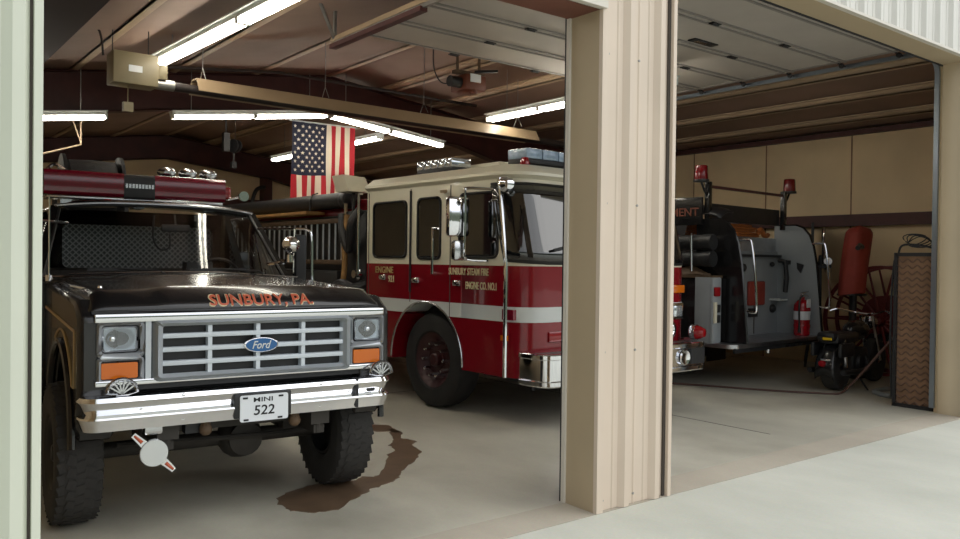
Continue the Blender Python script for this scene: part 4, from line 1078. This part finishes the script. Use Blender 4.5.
# ---------------------------------------------------------------- old pumper seen from behind in the right bay
T = thing('pumper_truck', 'rear of an old dark and grey fire pumper with tailboard and twin red beacons', 'fire truck', (8.54, 5.85, 0), math.radians(4))
tb = MB().prism(arc(.14, .14, .14, 180, 270, 6)+arc(2.44, .14, .14, 270, 360, 6)+[(2.58, .70), (0, .70)], XY, .555, .605)
tb.build('tailboard', 'alu', T, ang=30)
MB().box(.05, 2.53, .02, .05, .50, .56).build('tailboard_edge', 'dark_metal', T)
WL, WR_ = .30, 2.28
prof = [(.0, .605), (.04, 1.1), (.09, 1.6), (.14, 1.86), (.20, 2.02), (.29, 2.12), (.40, 2.16), (.72, 2.16), (.72, .605)]
for x0, x1, m in ((WL-.05, WL, 'black_paint'), (WR_, WR_+.05, 'grey_paint')):
    w = MB().prism(prof, YZ, x0, x1).build('wing_panel', m, T, ang=25)
    MB().tube([((x0+x1)/2, y-.004, z) for y, z in prof[:-1]], .022, 6).build('wing_edge', 'black_paint', w)
MB().box(WL, WR_, .66, .74, .605, 1.78).build('rear_panel', 'grey_paint', T)
MB().box(WL, WR_, .60, .74, 1.70, 1.735).build('panel_ledge', 'dark_metal', T)
MB().box(WL, WR_, .70, .80, 1.735, 1.98).build('hose_bed_gate', 'alu', T)
MB().box(WL-.02, WR_+.02, .74, 6.2, .62, 1.75).build('body', 'black_paint', T)
MB().box(.02, 2.55, 1.0, 6.0, .45, .62).build('chassis', 'dark_metal', T)
# panel details
for x in (1.05, 1.62): MB().box(x-.006, x+.006, .650, .662, .62, 1.68).build('panel_seam', 'groove', T)
g = part_label(MB().box(1.42, 1.86, .615, .66, 1.02, 1.36, bev=.02).build('hose_bag', 'canvas_red', T), 'dull red bag on the grey rear panel')
MB().box(1.46, 1.66, .62, .66, .86, .98).build('rear_socket', 'black_plastic', T)
MB().lathe([(.06, 0), (.06, .03), (.04, .05), (0, .05)], (2.12, .66, .96), (0, -1, 0), 18).build('hose_outlet', 'black_plastic', T)
MB().lathe([(.055, 0), (.055, .03), (.03, .05), (0, .05)], (1.30, .66, 1.55), (0, -1, 0), 18).build('gauge', 'black_plastic', T)
b = MB().box(2.18, 2.28, .46, .54, 1.60, 1.66).tube([(2.20, .60, 1.66), (2.20, .50, 1.64), (2.21, .48, 1.40), (2.21, .50, 1.2)], .035, 8).ball((2.05, .62, 1.60), .035, 10)
b.build('nozzle', 'dark_metal', T)
MB().box(2.06, 2.28, .50, .66, 1.08, 1.105).build('small_shelf', 'stripe_white', T)
MB().prism([(.26, 1.60), (.36, 1.63), (.35, 1.54), (.30, 1.48)], YZ, 2.255, 2.285).build('bracket', 'dark_metal', T)
for x, dx in ((WL+.0, -1), (WR_+.02, 1)):
    MB().tube(smooth_path([(x, .16, 1.90), (x, .02, 1.905), (x+.01, -.03, 1.86), (x+.01, -.08, 1.5), (x+.01, -.11, 1.06), (x, -.07, 1.0), (x, .05, 1.02)], 5), .016, 8).build('grab_rail', 'chrome', T)
# posts and beacons
for x, s in ((WL, -1), (WR_, 1)):
    p = MB().box(x-.035, x+.035, .55, .62, 2.10, 2.66, bev=.006).tube([(x, .585, 2.45), (x+s*.10, .585, 2.55), (x+s*.17, .585, 2.65)], .016, 6).build('beacon_post', 'black_paint', T)
    bc = part_label(MB().lathe([(.085, 0), (.088, .02), (.080, .17), (.072, .185), (0, .188)], (x+s*.17, .585, 2.67), (0, 0, 1), 24).build('beacon', 'beacon_red', T), 'red beacon dome')
    MB().cyl((x+s*.17, .585, 2.645), (x+s*.17, .585, 2.675), .10, seg=20).build('beacon_base', 'black_plastic', bc)
MB().bar((WL, .585, 2.60), (WR_, .585, 2.60), .03, .035).build('crossbar', 'red_iron', T)
# hose bed cover and boards
MB().box(WL+.04, WR_-.04, .625, .66, 2.16, 2.39).box(WR_-.05, WR_, 1.3, 5.8, 1.7, 2.30).build('hose_bed_board', 'black_vinyl', T)
cv = MB().grid(lambda u, v: (WL-.04+.32*u, .38+1.6*v, 2.18+.22*math.sin(PI*(.5*u+.12))**.6+.012*math.sin(v*25)-.12*(1-v)**6), 10, 20).build('bed_cover', 'black_vinyl', T, solid=.02)
oc = MB()
for i in range(5):
    oc.box(.62+i*.012, 1.86+.08*(i % 2)-.05*i, .72, 1.15, 1.985+i*.035, 2.016+i*.035, 0, .014)
oc.tube(smooth_path([(1.8, .72, 2.04), (1.92, .74, 2.10), (2.0, .74, 2.03), (2.1, .76, 2.01), (2.24, .80, 2.03)]), .035, 8)
part_label(oc.build('folded_hose', 'canvas_orange', T), 'folded orange hose in the hose bed')
# sign on the left side
sb = MB().box(.20, .24, .62, 2.6, 2.10, 2.46).build('name_board', 'black_paint', T)
text('name_lettering', 'MENT', 'opener_brown', sb, (.197, .66, 2.27), (PI/2, 0, -PI/2), .42, .105, .006, align='RIGHT')
# left fender compartment
MB().box(-.02, WL-.05, .32, 3.0, .64, 1.42, bev=.03).build('side_compartment', 'black_paint', T)
MB().box(-.03, .20, .30, 2.8, 1.42, 1.45).build('fender_top', 'wood_dark', T)
rf_ = MB().box(-.04, .16, .28, .34, .60, 1.43, bev=.025).box(-.035, .0, .30, .55, .60, 1.43, bev=.01).build('rear_fender', 'grey_paint', T)
MB().box(-.03, .10, .255, .285, 1.19, 1.31, bev=.015).build('tail_light', 'lens_red', rf_)
MB().box(-.03, .025, .262, .282, .86, 1.12).build('outlet_plate', 'cab_cream', rf_)
for z in (.91, 1.04): MB().box(.04, .11, .262, .285, z-.05, z+.05, bev=.01).build('outlet', 'black_plastic', rf_)
for i, z in enumerate((1.66, 1.87)):
    t = MB().tube([(.08, .44, z), (.08, 3.2, z)], .095, 16).build('suction_hose', 'hose_black', T)
    MB().lathe([(.10, 0), (.105, .02), (.10, .14), (.095, .16)], (.08, .36, z), (0, 1, 0), 18).lathe([(.085, 0), (0, .03)], (.08, .355, z), (0, 1, 0), 18).build('coupling', 'dark_metal', t)
MB().grid(lambda u, v: (-.02+.2*u, .45+.5*v, 1.455+.10*math.sin(PI*u)*math.sin(PI*v)+.02*math.sin(9*u+7*v)), 10, 10).build('canvas_bundle', 'wood_dark', T, solid=.03)
MB().tube([(-.01, .62, 1.5), (-.03, .62, 1.95), (.02, .64, 1.98)], .014, 6).build('side_rail', 'chrome_dull', T)
# right fender and wheels
MB().box(WR_+.07, 2.58, .34, 3.0, .64, 1.30, bev=.04).build('side_compartment', 'black_paint', T)
wheel('rear_wheel', T, (.28, 2.2, .46), .46, .28, .26, -1, 'dark_metal'); wheel('rear_wheel', T, (2.28, 2.2, .46), .46, .28, .26, 1, 'dark_metal')
wheel('front_wheel', T, (.28, 5.6, .46), .46, .28, .26, -1, 'dark_metal'); wheel('front_wheel', T, (2.28, 5.6, .46), .46, .28, .26, 1, 'dark_metal')
b = MB()
for x in (1.35, 1.5, 1.65, 1.8): b.box(x-.05, x+.04, .015, .03, .50, .53)
b.build('edge_marking', 'chrome_dull', T)
MB().lathe([(.03, 0), (.03, .05), (0, .06)], (.92, .06, .50), (0, 0, -1), 12).build('step_light', 'chrome_dull', T)

for x in (.03, 1.98): MB().box(x, x+.52, 1.62, 1.64, .10, .56).build('added_flap', 'black_plastic', T)  # black flaps added to darken the lit gap under the truck
MB().cyl((.2, 2.2, .46), (2.36, 2.2, .46), .07, seg=12).ball((1.28, 2.2, .46), .19, 16).build('rear_axle', 'dark_metal', T)
# extinguisher on the tailboard
Tm = Matrix.Translation((8.54, 5.85, 0)) @ Matrix.Rotation(math.radians(4), 4, 'Z')
def tpos(x, y, z): return tuple(Tm @ Vector((x, y, z)))
x_ = thing('fire_extinguisher', 'red fire extinguisher with white label standing on the tailboard of the old pumper', 'fire extinguisher', tpos(2.12, .20, .606))
x_.scale = (1.15, 1.15, 1.1)
MB().lathe([(.085, 0), (.095, .01), (.095, .36), (.085, .41), (.05, .45), (.03, .46), (.03, .49), (0, .49)], (0, 0, 0), (0, 0, 1), 28).build('cylinder', 'ext_red', x_)
MB().lathe([(.0965, .20), (.0975, .21), (.0975, .30), (.0965, .31)], (0, 0, 0), (0, 0, 1), 28, caps=False).build('label_band', 'plate_white', x_)
MB().lathe([(.0965, .335), (.0975, .34), (.094, .39), (.085, .415)], (0, 0, 0), (0, 0, 1), 28, caps=False).build('instruction_label', 'ext_red', x_)
MB().cyl((0, 0, .48), (0, 0, .53), .022, seg=12).bar((-.03, 0, .535), (.10, -.02, .56), .02, .012).bar((-.03, 0, .515), (.10, -.02, .50), .02, .012).build('valve_handle', 'chrome_dull', x_)
MB().tube(smooth_path([(-.02, -.02, .51), (-.10, -.03, .46), (-.115, -.03, .3), (-.105, -.03, .12)]), .012, 8).lathe([(.012, 0), (.022, .08)], (-.105, -.03, .12), (0, 0, -1), 10).build('discharge_hose', 'hose_black', x_)
b = MB().lathe([(.099, .10), (.101, .11), (.101, .135), (.099, .14)], (0, 0, 0), (0, 0, 1), 28, caps=False).box(.09, .13, -.02, .02, .08, .16, bev=.006).lathe([(.099, .315), (.101, .32), (.101, .335), (.099, .34)], (0, 0, 0), (0, 0, 1), 28, caps=False).box(.09, .15, -.02, .02, .30, .345, bev=.006)
b.build('strap', 'ext_red', x_)
MB().box(-.055, .02, -.102, -.09, .36, .47).build('paper_tag', 'plate_white', x_)

# ---------------------------------------------------------------- motorcycle
mo = thing('motorcycle', 'small black motorcycle seen from behind beside the old pumper tailboard', 'motorcycle', (10.02, 5.36, 0), math.radians(5))
# local +x forward
def mwheel(nm, x, R, w):
    b = MB()
    b.lathe([(R-.10, -w*.35), (R-.05, -w*.5), (R-.015, -w*.42), (R, 0), (R-.015, w*.42), (R-.05, w*.5), (R-.10, w*.35)], (0, 0, 0), (0, 1, 0), 36)
    t = b.build(nm, 'rubber', mo); t.location = (x, 0, R)
    MB().lathe([(R-.09, -w*.3), (R-.12, -w*.2), (R-.12, w*.2), (R-.09, w*.3)], (0, 0, 0), (0, 1, 0), 30, caps=False).build('rim', 'chrome', t)
    h = MB().cyl((0, -.07, 0), (0, .07, 0), .045, seg=14)
    for i in range(16):
        a = 2*PI*i/16; h.tube([(0, .03*(-1)**i, 0), ((R-.11)*math.cos(a), 0, (R-.11)*math.sin(a))], .004, 5)
    h.build('spokes', 'chrome_dull', t)
    return t
mwheel('rear_wheel', 0, .30, .19); mwheel('front_wheel', 1.22, .30, .14)
fd = MB().grid(lambda u, v: ((.345+.0)*math.cos(math.radians(195-150*v)), (u-.5)*.24, .30+.345*math.sin(math.radians(195-150*v))-.06*(2*u-1)**2), 8, 16).build('rear_fender', 'black_paint', mo, solid=.008)
tl = MB().lathe([(.045, 0), (.045, .03), (.035, .05), (0, .055)], (-.33, .02, .36), (-1, 0, .15), 18).build('tail_light', 'lens_red', mo)
MB().box(-.375, -.325, -.09, .03, .40, .43, bev=.01).build('fender_trim', 'chrome', mo)
MB().lathe([(.05, -.008), (.053, 0), (.05, .02)], (-.335, .02, .36), (-1, 0, .15), 18, caps=False).build('light_bezel', 'chrome', tl)
MB().box(-.25, .42, -.14, .14, .60, .74, bev=.05).box(-.33, -.05, -.12, .12, .64, .76, bev=.05).build('seat', 'black_vinyl', mo)
MB().ball((.62, 0, .74), .2, 20, sc=(1.4, .72, .68)).build('fuel_tank', 'black_paint', mo)
MB().box(.25, .72, -.13, .13, .24, .52, bev=.05).lathe([(.10, -.17), (.11, -.15), (.11, .15), (.10, .17)], (.42, 0, .34), (0, 1, 0), 18).build('engine_block', 'dark_metal', mo)
for s in (-1, 1):
    MB().tube(smooth_path([(.55, s*.14, .40), (.50, s*.20, .27), (.2, s*.21, .24), (-.28, s*.21, .26)]), .035, 10).build('exhaust_pipe', 'dark_metal', mo)
    MB().tube([(-.05, s*.12, .66), (0, s*.13, .30)], .025, 8).build('shock_absorber', 'chrome_dull', mo)
    MB().tube([(1.22, s*.09, .30), (.95, s*.08, .93)], .022, 8).build('front_fork', 'chrome', mo)
    MB().box(-.30, .12, s*.15-.05*(s < 0)-.0, s*.15+.05*(s > 0), .44, .62, bev=.03).build('saddle_bag', 'black_vinyl', mo)
MB().tube(smooth_path([(.72, -.40, .97), (.80, -.30, 1.0), (.92, -.10, .95), (.92, .10, .95), (.80, .30, 1.0), (.72, .40, .97)]), .014, 8).build('handlebar', 'chrome', mo)
MB().lathe([(.0, 0), (.09, .02), (.10, .12), (.09, .14)], (.98, 0, .82), (1, 0, 0), 20).build('headlight', 'chrome', mo)
MB().box(-.345, -.325, -.09, .02, .66, .69).build('yellow_reflector', 'yellow', mo)
MB().tube([(.35, -.12, .2), (.28, -.30, .0)], .012, 6).build('kickstand', 'dark_metal', mo)

# ---------------------------------------------------------------- antique hose cart
hc = thing('hose_cart', 'antique hose cart with tall dark red spoked wheels behind the motorcycle', 'cart', (12.1, 5.72, 0), math.radians(10))
for x in (-.26, .26):
    R = .80
    wv = MB().lathe([(R-.045, -.03), (R, -.03), (R, .03), (R-.045, .03), (R-.045, -.03)], (0, 0, 0), (1, 0, 0), 48, caps=False).build('wheel', 'wheel_red', hc)
    wv.location = (x, 0, R)
    for i in range(14):
        a = 2*PI*i/14
        MB().tube([(0, .05*math.cos(a), .05*math.sin(a)), (0, (R-.03)*math.cos(a), (R-.03)*math.sin(a))], .022, 8, r2=.014).build('spoke', 'wheel_red', wv)
    MB().lathe([(.0, -.12), (.05, -.12), (.08, -.05), (.08, .05), (.05, .12), (0, .12)], (0, 0, 0), (1, 0, 0), 16).build('hub', 'wheel_red', wv)
MB().cyl((-.36, 0, .80), (.38, 0, .80), .03, seg=10).build('axle', 'dark_metal', hc)
MB().lathe([(.28, -.2), (.30, -.2), (.30, -.18), (.12, -.17), (.12, .17), (.30, .18), (.30, .2)], (.06, 0, .86), (1, 0, 0), 28).build('reel_drum', 'wheel_red', hc)
MB().box(-.18, .20, -.55, .5, .50, .60).tube([(.06, -.5, .55), (.06, -.65, .30), (.06, -.68, .0)], .025, 8).build('cart_frame', 'dark_metal', hc)
# red canvas cover standing behind the motorcycle
rc = thing('canvas_cover', 'tall rolled red canvas bundle standing upright behind the motorcycle', 'bundle', (11.47, 5.86, 0))
def rcf(u, v):
    a = 2*PI*u; r = .215*(1+.05*math.sin(3*a+4*v)+.03*math.sin(7*a))
    if v > .86: r *= math.sqrt(max(0, 1-((v-.86)/.14)**2))*.98+.02
    return (r*math.cos(a)*1.0+.20*(v-.5), r*math.sin(a)*.8, 1.18+1.0*v-.03*math.sin(a)*(v < .1))
MB().grid(rcf, 36, 20).build('canvas', 'canvas_red', rc)
MB().tube([(-.1, 0, 0), (-.05, 0, 1.25)], .05, 10).box(-.28, .08, -.18, .18, 0, .03).lathe([(.0, 0), (.2, 0.0), (.2, .02), (0, .02)], (-.1, 0, 1.17), (0, 0, 1), 20).build('stand', 'dark_metal', rc)
MB().tube([(-.18, -.18, 1.86), (-.32, -.22, 1.88), (-.44, -.25, 1.84)], .035, 8).build('handle', 'black_plastic', rc)
# chrome valve stand
vs_ = thing('valve_stand', 'metal stand of chrome hose fittings between the old pumper and the red bundle', 'hose fittings', (12.15, 6.78, 0), math.radians(30))
b = MB()
for x in (-.42, .30): b.tube([(x-.06, 0, 0), (x, 0, 1.75)], .02, 6).tube([(x+.2, .2, 0), (x, .0, 1.75)], .02, 6)
b.box(-.5, .42, -.15, .15, 1.55, 1.60).box(-.5, .42, .1, .14, 1.60, 2.25)
b.build('rack_frame', 'dark_metal', vs_)
for i, x in enumerate((-.36, -.16, .04, .24)):
    b = MB().tube(smooth_path([(x-.07, -.04, 1.62), (x-.08, -.04, 2.0), (x-.06, -.04, 2.12), (x, -.04, 2.16), (x+.06, -.04, 2.12), (x+.07, -.04, 1.95)]), .018, 8)
    b.lathe([(.05, 0), (.05, .05), (.03, .07), (.03, .16), (.045, .18)], (x+.0, -.08, 1.61), (0, 0, 1), 14)
    b.cyl((x-.06, -.06, 1.78), (x+.08, -.06, 1.80), .035, seg=10)
    b.build('hose_fitting', 'chrome_dull', vs_)
MB().cyl((-.5, -.1, 1.66), (.2, -.12, 1.52), .06, seg=14).build('nozzle_pipe', 'chrome_dull', vs_)
# dark bench / clutter in front of right wall
bn = thing('work_bench', 'low dark bench against the right wall behind the hose cart', 'bench', (11.7, 4.45, 0))
MB().box(-.35, .6, -.45, .4, .72, .78).build('bench_top', 'wood_dark', bn)
for x in (-.3, .55):
    for y in (-.4, .35): MB().box(x-.04, x+.04, y-.04, y+.04, 0, .72).build('leg', 'dark_metal', bn)
MB().box(-.3, .55, -.4, .35, .2, .24).build('shelf', 'wood_dark', bn)

# ---------------------------------------------------------------- lattice panel at the right jamb
lt = thing('lattice_ramp', 'rusty brown lattice ramp panel standing on edge against the right door jamb', 'ramp', (9.46, 4.36, 0))
# local: y from 0 to -0.44 , z up
b = MB()
for y in (0, -.44): b.box(-.02, .03, y-.018, y+.018, 0, 1.75)
b.box(-.02, .03, -.44, 0, 0, .04).box(-.02, .03, -.44, 0, 1.71, 1.75)
b.build('frame', 'dark_metal', lt)
MB().box(.012, .028, -.43, -.01, .03, 1.72).build('backing', 'board_brown', lt)
b = MB()
for r in range(24):
    z = .05+r*.07
    b.tube([(-.004, -.02-i*.021, z+.020*math.cos(i*PI/2.5)) for i in range(20)], .008, 4)
b.build('mesh', 'rust_mesh', lt)
b = MB().tube(smooth_path([(0, -.02, 1.74), (0, -.06, 1.83), (0, -.2, 1.84), (0, -.40, 1.80), (0, -.42, 1.75)]), .012, 6).tube(smooth_path([(0, .03, .1), (-.01, .05, .9), (0, .03, 1.6), (0, -.02, 1.70)]), .012, 6)
b.build('loop_handle', 'dark_metal', lt)
wi = thing('wire_coil', 'loose coil of dark wire lying on top of the lattice ramp', 'wire', (9.47, 4.14, 1.80))
b = MB()
for i in range(4):
    b.tube([(.06*math.sin(t*.7+i), .12*math.cos(t*PI/9)-.03+i*.02, .07+i*.01+.06*math.sin(t*PI/9)) for t in range(18)], .006, 5, closed=True)
b.build('coil', 'dark_metal', wi)
# hose on the floor
hp = smooth_path([(9.75, 4.3, 1.0), (9.65, 4.5, .72), (9.6, 4.75, .38), (9.62, 4.98, .12), (9.63, 5.12, .016), (9.47, 5.33, .014), (9.27, 5.6, .014), (9.07, 5.95, .014), (8.87, 6.35, .014), (8.65, 6.75, .014), (8.3, 7.1, .014)], 8)
tag(MB().tube(hp, .013, 8).build('water_hose', 'hose_red'), 'dull red hose running over the floor from the lattice ramp to under the old pumper', 'hose')
ph = smooth_path([(9.9, 4.6, .03), (10.1, 4.9, .03), (10.5, 4.9, .03), (10.9, 4.6, .05), (11.1, 4.2, .04), (10.8, 4.1, .03), (10.4, 4.3, .03)], 8)
tag(MB().tube(ph, .03, 8).build('floor_hose', 'grey_paint'), 'grey hose loop lying on the floor behind the lattice ramp', 'hose')
# ---------------------------------------------------------------- camera, light, world
sc = bpy.context.scene
cd = bpy.data.cameras.new('camera'); cam = bpy.data.objects.new('camera', cd); C.objects.link(cam); sc.camera = cam
yaw, pit, rol, foc = .664641564, -.0107153663, .0122330316, 810.783732
fw = Vector((math.sin(yaw)*math.cos(pit), math.cos(yaw)*math.cos(pit), math.sin(pit)))
rt = Vector((math.cos(yaw), -math.sin(yaw), 0)); up_ = rt.cross(fw)
r2 = rt*math.cos(rol)+up_*math.sin(rol); u2 = up_*math.cos(rol)-rt*math.sin(rol)
m3 = Matrix((r2, u2, -fw)).transposed()
cam.matrix_world = Matrix.Translation((0, 0, 1.6)) @ m3.to_4x4()
cd.sensor_fit = 'HORIZONTAL'; cd.sensor_width = 36; cd.lens = foc/960*36; cd.clip_start = .05
w = bpy.data.worlds.new('sky'); sc.world = w; w.use_nodes = True
nt = w.node_tree; n = nt.nodes; bg = n['Background']
tc = n.new('ShaderNodeTexCoord'); sx = n.new('ShaderNodeSeparateXYZ'); r = n.new('ShaderNodeValToRGB')
nt.links.new(tc.outputs['Generated'], sx.inputs[0])
mp = n.new('ShaderNodeMapRange'); mp.inputs['From Min'].default_value = -1; mp.inputs['From Max'].default_value = 1
nt.links.new(sx.outputs['Z'], mp.inputs['Value']); nt.links.new(mp.outputs[0], r.inputs['Fac'])
e = r.color_ramp.elements
e[0].position = .0; e[0].color = (.10, .11, .08, 1)
e[1].position = 1.; e[1].color = (.72, .79, .88, 1)
for p, c in ((.53, (.07, .085, .06, 1)), (.56, (.12, .14, .11, 1)), (.585, (.92, .96, 1., 1)), (.7, (.97, .98, .98, 1))):
    k_ = e.new(p); k_.color = c
nt.links.new(r.outputs['Color'], bg.inputs['Color'])
dp = n.new('ShaderNodeVectorMath'); dp.operation = 'DOT_PRODUCT'; dp.inputs[1].default_value = (.65, -.45, .35)
nt.links.new(tc.outputs['Generated'], dp.inputs[0])
mr = n.new('ShaderNodeMapRange'); mr.inputs['From Min'].default_value = -.6; mr.inputs['From Max'].default_value = .8; mr.inputs['To Min'].default_value = .5; mr.inputs['To Max'].default_value = 1.6
nt.links.new(dp.outputs['Value'], mr.inputs['Value']); nt.links.new(mr.outputs[0], bg.inputs['Strength'])
sl_ = bpy.data.lights.new('sun', 'SUN'); sl_.energy = 1.0; sl_.angle = math.radians(65); sl_.color = (1., .96, .9)
so = bpy.data.objects.new('sun', sl_); C.objects.link(so); so.location = (12, -10, 18)
so.rotation_euler = Vector((.55, -.42, .72)).to_track_quat('Z', 'Y').to_euler()
vs = sc.view_settings; vs.view_transform = 'Standard'; vs.look = 'None'; vs.gamma = 1; vs.exposure = 0.0
sc.cycles.max_bounces = 8; sc.cycles.diffuse_bounces = 4; sc.cycles.glossy_bounces = 4; sc.cycles.transparent_max_bounces = 12
